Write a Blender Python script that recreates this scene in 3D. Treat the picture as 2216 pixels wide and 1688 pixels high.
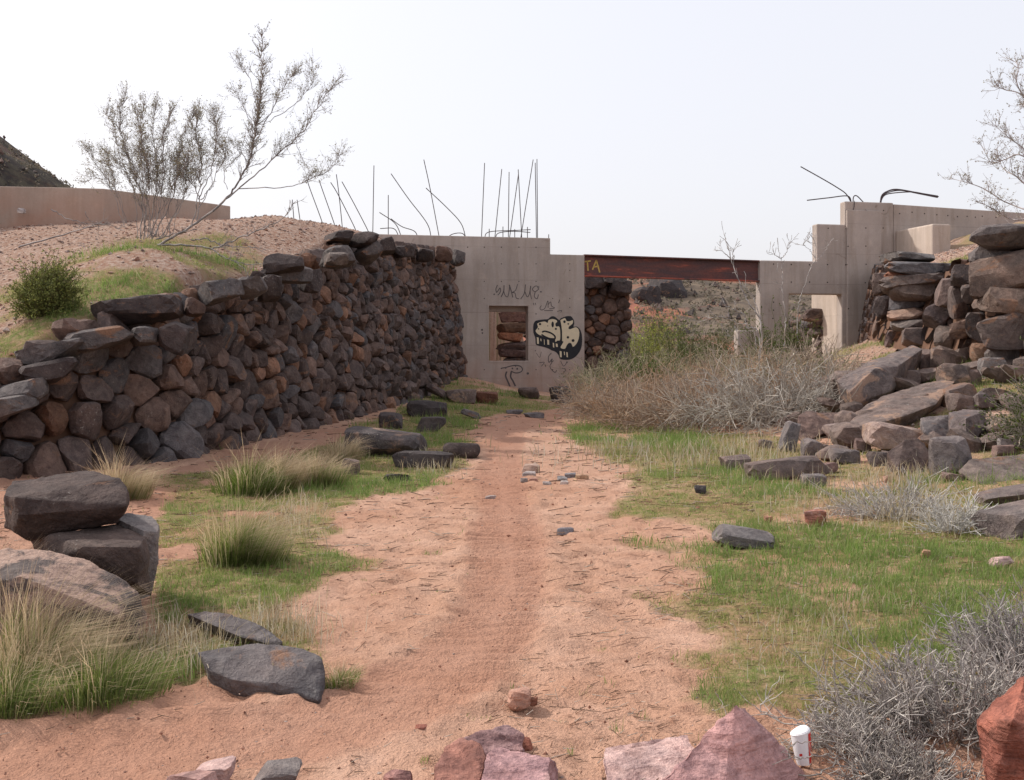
import bpy, bmesh, math, random
import numpy as np
from mathutils import Vector, Matrix, Euler

for o in list(bpy.data.objects):
    bpy.data.objects.remove(o)
R = math.radians
random.seed(11)
RNG = np.random.default_rng(11)
SC = bpy.context.scene
COL = SC.collection

# ------------------------------------------------------------------ camera
F, CX, HY, CAMZ = 2200.0, 1108.0, 755.0, 1.70      # focal length, centre column, horizon row (photo pixels), eye height
cam_d = bpy.data.cameras.new('camera')
cam_d.sensor_width = 36.0
cam_d.lens = 36.0 * F / 2216.0
cam_d.shift_y = -(844.0 - HY) / 2216.0
cam_d.clip_start = 0.05
cam_d.clip_end = 6000
cam = bpy.data.objects.new('camera', cam_d)
cam.location = (0, 0, CAMZ)
cam.rotation_euler = (R(90), 0, 0)
COL.objects.link(cam)
SC.camera = cam

# ------------------------------------------------------------------ sky and sun
SUN_EL = R(41)
SUN_AZ = math.atan2(-0.90, 0.44)                    # measured from +Y towards +X: far left, slightly behind the bridge
S = Vector((math.sin(SUN_AZ) * math.cos(SUN_EL), math.cos(SUN_AZ) * math.cos(SUN_EL), math.sin(SUN_EL)))
W = bpy.data.worlds.new('World')
SC.world = W
W.use_nodes = True
wn, wl = W.node_tree.nodes, W.node_tree.links
wn.clear()
sky = wn.new('ShaderNodeTexSky')
sky.sky_type = 'NISHITA'
sky.sun_disc = False
sky.sun_elevation = SUN_EL
sky.sun_rotation = SUN_AZ
sky.dust_density = 6.0
sky.air_density = 1.0
sky.ozone_density = 1.0
skyb = wn.new('ShaderNodeBackground')
skyb.inputs['Strength'].default_value = 0.055
wl.new(sky.outputs[0], skyb.inputs['Color'])
veil = wn.new('ShaderNodeBackground')               # thin high overcast in front of the blue
veil.inputs['Color'].default_value = (0.965, 0.955, 1.0, 1)
veil.inputs['Strength'].default_value = 0.80
add = wn.new('ShaderNodeAddShader')
wl.new(skyb.outputs[0], add.inputs[0])
wl.new(veil.outputs[0], add.inputs[1])
wo = wn.new('ShaderNodeOutputWorld')
wl.new(add.outputs[0], wo.inputs['Surface'])

sun_d = bpy.data.lights.new('sun', 'SUN')
sun_d.energy = 3.4
sun_d.angle = R(1.6)
sun_d.color = (1.0, 0.95, 0.88)
sun = bpy.data.objects.new('sun', sun_d)
sun.rotation_euler = (-S).to_track_quat('-Z', 'Y').to_euler()
sun.location = S * 60
COL.objects.link(sun)

SC.view_settings.view_transform = 'Standard'
SC.view_settings.look = 'None'
SC.view_settings.exposure = 0.0
SC.view_settings.gamma = 1.0

# ------------------------------------------------------------------ helpers: pixels, noise, splines
def P(px, py, Y):
    """the point at depth Y that the photo shows at (px, py)"""
    return np.array([(px - CX) / F * Y, Y, CAMZ + (HY - py) / F * Y])

def _h(ix, iy, iz, seed):
    n = (ix.astype(np.int64) * 374761393 + iy.astype(np.int64) * 668265263 + iz.astype(np.int64) * 2147483647 + seed * 144665) & 0xffffffff
    n = ((n ^ (n >> 13)) * 1274126177) & 0xffffffff
    n = ((n ^ (n >> 16)) * 2246822519) & 0xffffffff
    return ((n ^ (n >> 15)) & 0xffffff) / float(0xffffff)

def vn3(x, y, z, seed=0):
    x, y, z = np.broadcast_arrays(np.asarray(x, float), np.asarray(y, float), np.asarray(z, float))
    ix, iy, iz = np.floor(x), np.floor(y), np.floor(z)
    fx, fy, fz = x - ix, y - iy, z - iz
    fx, fy, fz = (t * t * (3 - 2 * t) for t in (fx, fy, fz))
    r = 0
    for a in (0, 1):
        for b in (0, 1):
            for c in (0, 1):
                w = (fx if a else 1 - fx) * (fy if b else 1 - fy) * (fz if c else 1 - fz)
                r = r + w * _h(ix + a, iy + b, iz + c, seed)
    return r

def vn2(x, y, seed=0):
    x, y = np.broadcast_arrays(np.asarray(x, float), np.asarray(y, float))
    ix, iy = np.floor(x), np.floor(y)
    fx, fy = x - ix, y - iy
    fx, fy = fx * fx * (3 - 2 * fx), fy * fy * (3 - 2 * fy)
    z0 = np.zeros_like(ix)
    return ((_h(ix, iy, z0, seed) * (1 - fx) + _h(ix + 1, iy, z0, seed) * fx) * (1 - fy) +
            (_h(ix, iy + 1, z0, seed) * (1 - fx) + _h(ix + 1, iy + 1, z0, seed) * fx) * fy)

def fbm2(x, y, octv=4, seed=0):
    a, r, t = 1.0, 0, 0
    for k in range(octv):
        r = r + a * vn2(x * 2 ** k + 17 * k, y * 2 ** k - 9 * k, seed + k)
        t += a
        a *= 0.5
    return r / t

def fbm3(p, octv=3, seed=0):
    a, r, t = 1.0, 0, 0
    for k in range(octv):
        r = r + a * vn3(p[:, 0] * 2 ** k, p[:, 1] * 2 ** k, p[:, 2] * 2 ** k, seed + k)
        t += a
        a *= 0.5
    return r / t

def sstep(a, b, x):
    t = np.clip((np.asarray(x, float) - a) / (b - a), 0, 1)
    return t * t * (3 - 2 * t)

class TPS:
    def __init__(self, pts, lam=0.02):
        p = np.array(pts, float)
        self.p = p[:, :2]
        n = len(p)
        A = np.zeros((n + 3, n + 3))
        A[:n, :n] = self.k(self.p[:, None, :] - self.p[None]) + lam * np.eye(n)
        A[:n, n] = 1
        A[:n, n + 1:] = self.p
        A[n:, :n] = A[:n, n:].T
        b = np.zeros(n + 3)
        b[:n] = p[:, 2]
        self.w = np.linalg.solve(A, b)
    @staticmethod
    def k(d):
        r2 = (d ** 2).sum(-1) + 1e-9
        return 0.5 * r2 * np.log(r2)
    def __call__(self, x, y):
        n = len(self.p)
        r = self.w[n] + self.w[n + 1] * x + self.w[n + 2] * y
        for i in range(n):
            d2 = (x - self.p[i, 0]) ** 2 + (y - self.p[i, 1]) ** 2 + 1e-9
            r = r + self.w[i] * 0.5 * d2 * np.log(d2)
        return r

def line_dist(pl, x, y):
    """signed distance to a polyline (positive on its left), and the running length at the nearest point"""
    best = np.full(np.shape(x), 1e9)
    sg = np.ones(np.shape(x))
    ss = np.zeros(np.shape(x))
    L = 0
    for (ax, ay), (bx, by) in zip(pl[:-1], pl[1:]):
        dx, dy = bx - ax, by - ay
        l2 = dx * dx + dy * dy
        t = np.clip(((x - ax) * dx + (y - ay) * dy) / l2, 0, 1)
        d = np.hypot(x - ax - t * dx, y - ay - t * dy)
        c = dx * (y - ay) - dy * (x - ax)
        m = d < best - 1e-9
        best = np.where(m, d, best)
        sg = np.where(m, np.where(c >= 0, 1.0, -1.0), sg)
        ss = np.where(m, L + t * math.sqrt(l2), ss)
        L += math.sqrt(l2)
    return best * sg, ss

def inpoly(poly, x, y):
    r = np.zeros(np.shape(x), bool)
    n = len(poly)
    for i in range(n):
        x0, y0 = poly[i]
        x1, y1 = poly[(i + 1) % n]
        if y0 == y1:
            continue
        c = ((y0 > y) != (y1 > y)) & (x < (x1 - x0) * (y - y0) / (y1 - y0) + x0)
        r ^= c
    return r

# ------------------------------------------------------------------ helpers: meshes and objects
def mesh_np(name, V, Fc, col=None, smooth=True, sharp=None):
    V = np.asarray(V, np.float32)
    Fc = np.asarray(Fc, np.int32)
    k = Fc.shape[1]
    me = bpy.data.meshes.new(name)
    me.vertices.add(len(V))
    me.vertices.foreach_set('co', V.ravel())
    me.loops.add(Fc.size)
    me.loops.foreach_set('vertex_index', Fc.ravel())
    me.polygons.add(len(Fc))
    me.polygons.foreach_set('loop_start', np.arange(0, Fc.size, k, dtype=np.int32))
    me.polygons.foreach_set('use_smooth', np.full(len(Fc), smooth))
    me.update(calc_edges=True)
    if col is not None:
        c = np.asarray(col, np.float32)
        if c.ndim == 1:
            c = np.tile(c, (len(V), 1))
        if c.shape[1] == 3:
            c = np.hstack([c, np.ones((len(c), 1), np.float32)])
        at = me.color_attributes.new('Col', 'FLOAT_COLOR', 'POINT')
        at.data.foreach_set('color', c.astype(np.float32).ravel())
    if sharp is not None:
        me.set_sharp_from_angle(angle=sharp)
    return me

def link(name, me, mat=None, parent=None, loc=None):
    o = bpy.data.objects.new(name, me)
    if mat is not None and me is not None and not me.materials:
        me.materials.append(mat)
    COL.objects.link(o)
    if loc is not None:
        o.location = loc
    if parent is not None:
        o.parent = parent
    return o

def tag(o, label=None, cat=None, group=None, kind=None):
    if label: o['label'] = label
    if cat: o['category'] = cat
    if group: o['group'] = group
    if kind: o['kind'] = kind
    elif cat: o['kind'] = 'thing'
    return o

def thing(name, label, cat, loc=(0, 0, 0), group=None, rotz=0):
    o = bpy.data.objects.new(name, None)
    o.empty_display_size = 0.2
    o.location = loc
    o.rotation_euler = (0, 0, rotz)
    COL.objects.link(o)
    return tag(o, label, cat, group)

class MB:
    """collects polygons, links them as one mesh"""
    def __init__(self):
        self.v, self.f = [], []
    def poly(self, pts):
        n = len(self.v)
        self.v += [tuple(p) for p in pts]
        self.f.append(tuple(range(n, n + len(pts))))
    def box(self, a, b, M=None):
        x0, y0, z0 = a
        x1, y1, z1 = b
        c = [(x0, y0, z0), (x1, y0, z0), (x1, y1, z0), (x0, y1, z0), (x0, y0, z1), (x1, y0, z1), (x1, y1, z1), (x0, y1, z1)]
        if M is not None:
            c = [tuple(M @ Vector(p)) for p in c]
        n = len(self.v)
        self.v += c
        self.f += [tuple(n + i for i in q) for q in ((0, 3, 2, 1), (4, 5, 6, 7), (0, 1, 5, 4), (1, 2, 6, 5), (2, 3, 7, 6), (3, 0, 4, 7))]
    def build(self, name, mat, parent=None, loc=None, bevel=0, smooth=False):
        me = bpy.data.meshes.new(name)
        me.from_pydata(self.v, [], self.f)
        me.update()
        o = link(name, me, mat, parent, loc)
        if smooth:
            me.polygons.foreach_set('use_smooth', np.ones(len(me.polygons), bool))
        if bevel:
            m = o.modifiers.new('bevel', 'BEVEL')
            m.width = bevel
            m.segments = 2
            m.limit_method = 'ANGLE'
            m.angle_limit = R(50)
        return o

def segs_mesh(segs, sides=3):
    """tapered prisms: segs is (n, 8): p0, p1, r0, r1"""
    s = np.asarray(segs, float)
    p0, p1, r0, r1 = s[:, :3], s[:, 3:6], s[:, 6], s[:, 7]
    d = p1 - p0
    d /= np.linalg.norm(d, axis=1, keepdims=True) + 1e-9
    ref = np.where(np.abs(d[:, 2:3]) < 0.9, np.array([[0, 0, 1.0]]), np.array([[1.0, 0, 0]]))
    a = np.cross(d, ref)
    a /= np.linalg.norm(a, axis=1, keepdims=True) + 1e-9
    b = np.cross(d, a)
    n = len(s)
    V = np.zeros((n, 2 * sides, 3))
    for k in range(sides):
        t = 2 * math.pi * k / sides
        o = math.cos(t) * a + math.sin(t) * b
        V[:, k] = p0 + o * r0[:, None]
        V[:, sides + k] = p1 + o * r1[:, None]
    base = (np.arange(n) * 2 * sides)[:, None]
    q = []
    for k in range(sides):
        k2 = (k + 1) % sides
        q.append(base + np.array([[k, k2, sides + k2, sides + k]]))
    Fq = np.stack(q, 1).reshape(-1, 4)
    return V.reshape(-1, 3), Fq

def tube(pts, r, sides=6):
    """one continuous tube along points (radius a number or list), closed ends"""
    pts = np.asarray(pts, float)
    n = len(pts)
    r = np.full(n, r) if np.isscalar(r) else np.asarray(r, float)
    t = np.gradient(pts, axis=0)
    t /= np.linalg.norm(t, axis=1, keepdims=True) + 1e-9
    ref = np.array([0.03, 1, 0.05])
    V, Fq = [], []
    for i in range(n):
        a = np.cross(t[i], ref)
        a /= np.linalg.norm(a) + 1e-9
        b = np.cross(t[i], a)
        for k in range(sides):
            th = 2 * math.pi * k / sides
            V.append(pts[i] + r[i] * (math.cos(th) * a + math.sin(th) * b))
    for i in range(n - 1):
        for k in range(sides):
            k2 = (k + 1) % sides
            Fq.append((i * sides + k, i * sides + k2, (i + 1) * sides + k2, (i + 1) * sides + k))
    V.append(pts[0]); V.append(pts[-1])
    for k in range(sides):
        k2 = (k + 1) % sides
        Fq.append((n * sides, k2, k, k))
        Fq.append((n * sides + 1, (n - 1) * sides + k, (n - 1) * sides + k2, (n - 1) * sides + k2))
    return np.array(V), [tuple(dict.fromkeys(f)) for f in Fq]

def smooth_line(pts, n=24):
    """Catmull-Rom through points"""
    p = np.asarray(pts, float)
    if len(p) == 2:
        t = np.linspace(0, 1, max(2, n // 4))[:, None]
        return p[0] * (1 - t) + p[1] * t
    q = np.vstack([2 * p[0] - p[1], p, 2 * p[-1] - p[-2]])
    out = []
    m = max(2, n // (len(p) - 1))
    for i in range(1, len(q) - 2):
        for k in range(m):
            t = k / m
            a, b, c, d = q[i - 1], q[i], q[i + 1], q[i + 2]
            out.append(0.5 * (2 * b + (c - a) * t + (2 * a - 5 * b + 4 * c - d) * t ** 2 + (3 * b - a - 3 * c + d) * t ** 3))
    out.append(p[-1])
    return np.array(out)

# ------------------------------------------------------------------ materials
def newmat(name):
    m = bpy.data.materials.new(name)
    m.use_nodes = True
    nt = m.node_tree
    b = nt.nodes['Principled BSDF']
    b.inputs['Specular IOR Level'].default_value = 0.2
    return m, nt, b

class NT:
    """small shorthand for building node trees"""
    def __init__(self, nt):
        self.nt = nt
    def n(self, t, **kw):
        nd = self.nt.nodes.new(t)
        for k, v in kw.items():
            setattr(nd, k, v)
        return nd
    def set(self, nd, **kw):
        for k, v in kw.items():
            nd.inputs[k].default_value = v
        return nd
    def l(self, a, b):
        self.nt.links.new(a, b)
    def pos(self, scale=(1, 1, 1)):
        g = self.n('ShaderNodeNewGeometry')
        m = self.n('ShaderNodeVectorMath', operation='MULTIPLY')
        m.inputs[1].default_value = scale
        self.l(g.outputs['Position'], m.inputs[0])
        return m.outputs[0]
    def noise(self, vec, scale, detail=4, rough=0.55, dist=0.0):
        t = self.n('ShaderNodeTexNoise')
        self.set(t, Scale=scale, Detail=detail, Roughness=rough, Distortion=dist)
        self.l(vec, t.inputs['Vector'])
        return t.outputs['Fac']
    def ramp(self, fac, a, b, ca=(0, 0, 0, 1), cb=(1, 1, 1, 1)):
        r = self.n('ShaderNodeValToRGB')
        r.color_ramp.elements[0].position = a
        r.color_ramp.elements[1].position = b
        r.color_ramp.elements[0].color = ca
        r.color_ramp.elements[1].color = cb
        self.l(fac, r.inputs[0])
        return r.outputs[0]
    def mix(self, fac, a, b, mode='MIX'):
        m = self.n('ShaderNodeMix', data_type='RGBA', blend_type=mode)
        for sock, v in ((m.inputs[0], fac), (m.inputs[6], a), (m.inputs[7], b)):
            if isinstance(v, (int, float)):
                sock.default_value = v
            elif isinstance(v, tuple):
                sock.default_value = v if len(v) == 4 else (*v, 1)
            else:
                self.l(v, sock)
        return m.outputs[2]
    def math(self, op, a, b=None, clamp=False):
        m = self.n('ShaderNodeMath', operation=op, use_clamp=clamp)
        for i, v in enumerate((a, b)):
            if v is None: continue
            if isinstance(v, (int, float)):
                m.inputs[i].default_value = v
            else:
                self.l(v, m.inputs[i])
        return m.outputs[0]
    def bump(self, h, strength, dist, nrm=None):
        b = self.n('ShaderNodeBump')
        self.set(b, Strength=strength, Distance=dist)
        self.l(h, b.inputs['Height'])
        if nrm is not None:
            self.l(nrm, b.inputs['Normal'])
        return b.outputs[0]

def stone_mat(name, patch, patch_amt, lichen=0.5, bump=1.0, bed=0.0):
    m, nt, b = newmat(name)
    k = NT(nt)
    at = k.n('ShaderNodeVertexColor', layer_name='Col')
    p = k.pos()
    n1 = k.noise(p, 2.6, 5, 0.62, 0.4)
    n5 = k.noise(p, 6.5, 4, 0.6, 0.6)
    n2 = k.noise(p, 17, 5, 0.65)
    n3 = k.noise(p, 75, 3, 0.6)
    c = k.mix(k.ramp(n1, 0.30, 0.72), at.outputs[0], k.mix(1.0, at.outputs[0], (1.70, 1.52, 1.42), 'MULTIPLY'))
    c = k.mix(k.ramp(n5, 0.34, 0.62), k.mix(1.0, c, (0.58, 0.56, 0.58), 'MULTIPLY'), c)
    c = k.mix(k.ramp(n2, 0.25, 0.75), k.mix(1.0, c, (0.66, 0.66, 0.70), 'MULTIPLY'), c)
    n4 = k.noise(k.pos((1, 1, 1.6)), 1.35, 6, 0.68, 0.8)
    c = k.mix(k.ramp(n4, 0.66 - patch_amt, 0.72 - patch_amt), c, k.mix(n2, patch, tuple(v * 0.62 for v in patch)))
    v = k.noise(p, 34, 2, 0.4)
    area = k.ramp(k.noise(p, 1.9, 3), 0.50, 0.66)
    lf = k.math('MULTIPLY', k.math('MULTIPLY', k.ramp(v, 0.66, 0.72), area), lichen)
    c = k.mix(lf, c, (0.42, 0.40, 0.36))
    c = k.mix(k.ramp(n3, 0.2, 0.8), k.mix(1.0, c, (0.70, 0.70, 0.71), 'MULTIPLY'), k.mix(1.0, c, (1.28, 1.27, 1.26), 'MULTIPLY'))
    nb = None
    if bed:                                         # sandstone: bedding planes
        nb = k.noise(k.pos((3, 5, 26)), 1.0, 4, 0.6, 0.6)
        c = k.mix(k.ramp(nb, 0.40, 0.52), k.mix(1.0, c, (0.74, 0.70, 0.69), 'MULTIPLY'), c)
    k.l(c, b.inputs['Base Color'])
    b.inputs['Roughness'].default_value = 0.86
    h = k.math('ADD', k.math('MULTIPLY', n2, 0.6), k.math('MULTIPLY', n3, 0.25))
    h = k.math('ADD', h, k.math('MULTIPLY', n5, 0.9))
    if bed:
        h = k.math('ADD', h, k.math('MULTIPLY', nb, bed))
    k.l(k.bump(k.noise(p, 140, 3, 0.7), 0.35, 0.012, k.bump(h, 0.85 * bump, 0.05)), b.inputs['Normal'])
    return m

M = {}
M['basalt'] = stone_mat('basalt', (0.27, 0.155, 0.105), 0.075)
M['basalt_caliche'] = stone_mat('basalt_caliche', (0.38, 0.25, 0.185), 0.12, 0.9)
M['lime_crust'] = stone_mat('lime_crusted_basalt', (0.45, 0.31, 0.25), 0.20, 0.6)
M['red_sandstone'] = stone_mat('red_sandstone', (0.22, 0.085, 0.06), 0.08, 0.1, 0.9, 1.2)
M['sandstone'] = stone_mat('pink_sandstone', (0.46, 0.30, 0.27), 0.06, 0.15, 0.8, 1.0)

def concrete_mat(name, base, soil_z, soil_h, soil=(0.36, 0.20, 0.14)):
    m, nt, b = newmat(name)
    k = NT(nt)
    p = k.pos()
    big = k.noise(p, 0.55, 5, 0.6, 0.5)
    mid = k.noise(p, 3.2, 5, 0.6)
    fine = k.noise(p, 26, 4, 0.6)
    drip = k.noise(k.pos((2.6, 2.6, 0.22)), 1.0, 6, 0.68, 0.5)
    c = k.mix(k.ramp(big, 0.34, 0.66), tuple(v * 0.78 for v in base), base)
    c = k.mix(k.ramp(drip, 0.46, 0.74), c, k.mix(1.0, c, (0.78, 0.75, 0.71), 'MULTIPLY'))
    c = k.mix(k.ramp(mid, 0.55, 0.78), c, k.mix(1.0, c, (1.16, 1.13, 1.10), 'MULTIPLY'))
    c = k.mix(k.ramp(k.noise(p, 1.7, 6, 0.7, 1.0), 0.62, 0.72), c, k.mix(1.0, c, (0.66, 0.62, 0.58), 'MULTIPLY'))
    c = k.mix(k.ramp(fine, 0.25, 0.75), k.mix(1.0, c, (0.87, 0.87, 0.87), 'MULTIPLY'), c)
    sep = k.n('ShaderNodeSeparateXYZ')
    k.l(p, sep.inputs[0])
    # board joints every 1.22 m
    fr = k.math('FRACT', k.math('DIVIDE', sep.outputs['Z'], 1.22))
    jl = k.math('LESS_THAN', k.math('ABSOLUTE', k.math('SUBTRACT', fr, 0.5)), 0.012)
    jl = k.math('MULTIPLY', jl, k.ramp(k.noise(p, 0.8, 3), 0.35, 0.65))
    c = k.mix(k.math('MULTIPLY', jl, 0.30), c, (0.14, 0.12, 0.11))
    # red soil splashed on the foot of the wall
    g = k.math('DIVIDE', k.math('SUBTRACT', soil_z + soil_h, sep.outputs['Z']), soil_h, True)
    g = k.math('MULTIPLY', g, k.ramp(k.noise(p, 1.1, 4), 0.25, 0.65))
    c = k.mix(k.math('MULTIPLY', g, 0.85), c, soil)
    k.l(c, b.inputs['Base Color'])
    b.inputs['Roughness'].default_value = 0.9
    h = k.math('ADD', k.math('MULTIPLY', mid, 0.5), k.math('MULTIPLY', fine, 0.3))
    k.l(k.bump(h, 0.35, 0.02), b.inputs['Normal'])
    return m

M['concrete'] = concrete_mat('weathered_concrete', (0.49, 0.415, 0.372), 0.0, 2.0)
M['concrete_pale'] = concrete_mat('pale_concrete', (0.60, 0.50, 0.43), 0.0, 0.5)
M['concrete_red'] = concrete_mat('soil_stained_concrete', (0.47, 0.38, 0.32), 4.2, 1.3, (0.40, 0.20, 0.135))

def plain(name, col, rough=0.8, var=0.25, scale=8, spec=0.2, metal=0):
    m, nt, b = newmat(name)
    k = NT(nt)
    n = k.noise(k.pos(), scale, 4)
    k.l(k.mix(n, tuple(v * (1 - var) for v in col), tuple(min(1, v * (1 + var)) for v in col)), b.inputs['Base Color'])
    b.inputs['Roughness'].default_value = rough
    b.inputs['Specular IOR Level'].default_value = spec
    b.inputs['Metallic'].default_value = metal
    return m

M['black_paint'] = plain('black_spray_paint', (0.028, 0.028, 0.032), 0.7)
M['marker'] = plain('thin_dark_spray_paint', (0.10, 0.085, 0.085), 0.8)
M['cream_paint'] = plain('cream_spray_paint', (0.66, 0.56, 0.40), 0.8, 0.12)
M['yellow_paint'] = plain('yellow_spray_paint', (0.48, 0.33, 0.10), 0.8, 0.3)
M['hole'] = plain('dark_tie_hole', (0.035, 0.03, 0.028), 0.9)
M['rebar'] = plain('rusty_rebar', (0.075, 0.058, 0.062), 0.7, 0.3)
M['core'] = plain('packed_rubble_soil', (0.15, 0.085, 0.058), 1.0, 0.4, 5)
M['paper'] = plain('white_paper_cup', (0.82, 0.82, 0.84), 0.55, 0.04)
M['red_print'] = plain('red_print', (0.62, 0.05, 0.04), 0.5, 0.08)
M['tin'] = plain('pale_scrap', (0.6, 0.6, 0.58), 0.6)

def beam_mat(name, red):
    m, nt, b = newmat(name)
    k = NT(nt)
    p = k.pos()
    n = k.noise(k.pos((0.5, 0.5, 2.5)), 1.6, 6, 0.65, 0.4)
    f = k.noise(p, 14, 5, 0.65)
    c = k.mix(k.ramp(n, 0.38, 0.62), (0.11, 0.066, 0.066), (0.19, 0.075, 0.062))
    c = k.mix(k.ramp(n, red, red + 0.10), c, (0.40, 0.11, 0.075))
    c = k.mix(k.ramp(f, 0.3, 0.7), k.mix(1.0, c, (0.72, 0.72, 0.75), 'MULTIPLY'), c)
    k.l(c, b.inputs['Base Color'])
    b.inputs['Roughness'].default_value = 0.75
    k.l(k.bump(f, 0.3, 0.01), b.inputs['Normal'])
    return m
M['beam'] = beam_mat('rusted_painted_steel', 0.58)
M['beam_red'] = beam_mat('red_oxide_steel', 0.40)

def plant_mat(name, trans=0.0, rough=0.7, var=0.2):
    m, nt, b = newmat(name)
    k = NT(nt)
    at = k.n('ShaderNodeVertexColor', layer_name='Col')
    n = k.noise(k.pos(), 3.0, 3)
    c = k.mix(k.ramp(n, 0.3, 0.7), k.mix(1.0, at.outputs[0], (1 - var, 1 - var, 1 - var), 'MULTIPLY'), at.outputs[0])
    k.l(c, b.inputs['Base Color'])
    b.inputs['Roughness'].default_value = rough
    if trans:
        tr = k.n('ShaderNodeBsdfTranslucent')
        k.l(c, tr.inputs['Color'])
        mx = k.n('ShaderNodeMixShader')
        mx.inputs[0].default_value = trans
        k.l(b.outputs[0], mx.inputs[1])
        k.l(tr.outputs[0], mx.inputs[2])
        k.l(mx.outputs[0], nt.nodes['Material Output'].inputs['Surface'])
    return m
M['grass'] = plant_mat('grass_blades', 0.45)
M['leaf'] = plant_mat('small_leaves', 0.25)
M['twig'] = plant_mat('woody_stems', 0.0, 0.85)

def ground_mat():
    m, nt, b = newmat('red_desert_sand')
    k = NT(nt)
    at = k.n('ShaderNodeVertexColor', layer_name='Col')
    sp = k.n('ShaderNodeSeparateColor')
    k.l(at.outputs[0], sp.inputs[0])
    track, gravel, green = sp.outputs
    hill = at.outputs[1]
    p = k.pos()
    n0 = k.noise(p, 0.45, 5, 0.6, 0.5)
    n1 = k.noise(p, 2.4, 5, 0.62, 0.3)
    n2 = k.noise(p, 13, 5, 0.65)
    n3 = k.noise(p, 70, 4, 0.6)
    sand = k.mix(k.ramp(n0, 0.32, 0.68), (0.50, 0.285, 0.195), (0.60, 0.390, 0.292))
    sand = k.mix(k.ramp(n1, 0.35, 0.70), k.mix(1.0, sand, (0.84, 0.79, 0.75), 'MULTIPLY'), sand)
    sand = k.mix(k.ramp(n2, 0.56, 0.74), sand, k.mix(1.0, sand, (0.62, 0.56, 0.54), 'MULTIPLY'))
    c = k.mix(k.math('MULTIPLY', track, 0.62), sand, k.mix(n2, (0.33, 0.160, 0.105), (0.44, 0.235, 0.165)))  # mask holds the track, plus red soil with painted wall shade
    # loose chips of pale rock
    vo = k.n('ShaderNodeTexVoronoi')
    vo.inputs['Scale'].default_value = 17
    k.l(p, vo.inputs['Vector'])
    chip = k.mix(k.ramp(n2, 0.42, 0.58), (0.28, 0.165, 0.118), k.mix(vo.outputs['Color'], (0.33, 0.23, 0.18), (0.50, 0.40, 0.34)))
    c = k.mix(k.math('MULTIPLY', gravel, 0.9), c, chip)
    # soil under grass: darker, with moss and litter
    turf = k.mix(k.ramp(n1, 0.36, 0.60), (0.27, 0.185, 0.095), (0.165, 0.185, 0.060))
    c = k.mix(k.math('MULTIPLY', green, k.ramp(n2, 0.22, 0.55)), c, turf)
    # far slopes
    hc = k.mix(k.ramp(k.noise(p, 0.22, 6, 0.7), 0.36, 0.66), (0.105, 0.085, 0.072), (0.215, 0.165, 0.12))
    hc = k.mix(k.ramp(k.noise(p, 0.055, 5, 0.6, 0.6), 0.50, 0.58), hc, (0.34, 0.14, 0.095))
    hc = k.mix(k.ramp(k.noise(p, 0.9, 5, 0.7), 0.54, 0.70), hc, (0.09, 0.075, 0.065))
    sx = k.n('ShaderNodeSeparateXYZ')
    k.l(p, sx.inputs[0])
    lava = k.ramp(k.math('MULTIPLY', sx.outputs['X'], -0.01), 0.40, 0.50)      # the lava hill far to the left
    hc = k.mix(k.math('MULTIPLY', lava, 0.85), hc, k.mix(k.ramp(k.noise(p, 0.35, 5, 0.7), 0.45, 0.6), (0.028, 0.025, 0.026), (0.075, 0.068, 0.050)))
    c = k.mix(hill, c, hc)
    c = k.mix(k.ramp(n3, 0.25, 0.75), k.mix(1.0, c, (0.84, 0.83, 0.82), 'MULTIPLY'), k.mix(1.0, c, (1.08, 1.08, 1.08), 'MULTIPLY'))
    k.l(c, b.inputs['Base Color'])
    b.inputs['Roughness'].default_value = 0.95
    b.inputs['Specular IOR Level'].default_value = 0.08
    h = k.math('ADD', k.math('MULTIPLY', n2, 0.8), k.math('MULTIPLY', n3, 0.28))
    k.l(k.bump(h, 1.0, 0.055), b.inputs['Normal'])
    return m
M['ground'] = ground_mat()
# ------------------------------------------------------------------ terrain
LW = [(-30, 2.0), (-10, 9.6), (-6.4, 12.1), (-5.45, 13.3), (-4.8, 15.0), (-4.35, 18.5), (-3.78, 22.0), (-3.3, 25.5), (-2.5, 31.5), (-1.75, 37.3), (-9, 35.9), (-60, 26)]
LW_BASE = [0.3, 0.2, 0.10, 0.08, 0.08, 0.10, 0.12, 0.16, 0.30, 0.60]
LW_TOP = [0.6, 0.85, 1.12, 2.00, 2.40, 2.96, 3.75, 4.38, 4.85, 5.23]
RW = [(60, 2.0), (13.5, 15.0), (10.9, 18.3), (9.85, 21.3), (9.95, 24.5), (10.4, 29.5), (13.9, 40.9), (20.5, 42.2), (90, 57)]

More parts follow.
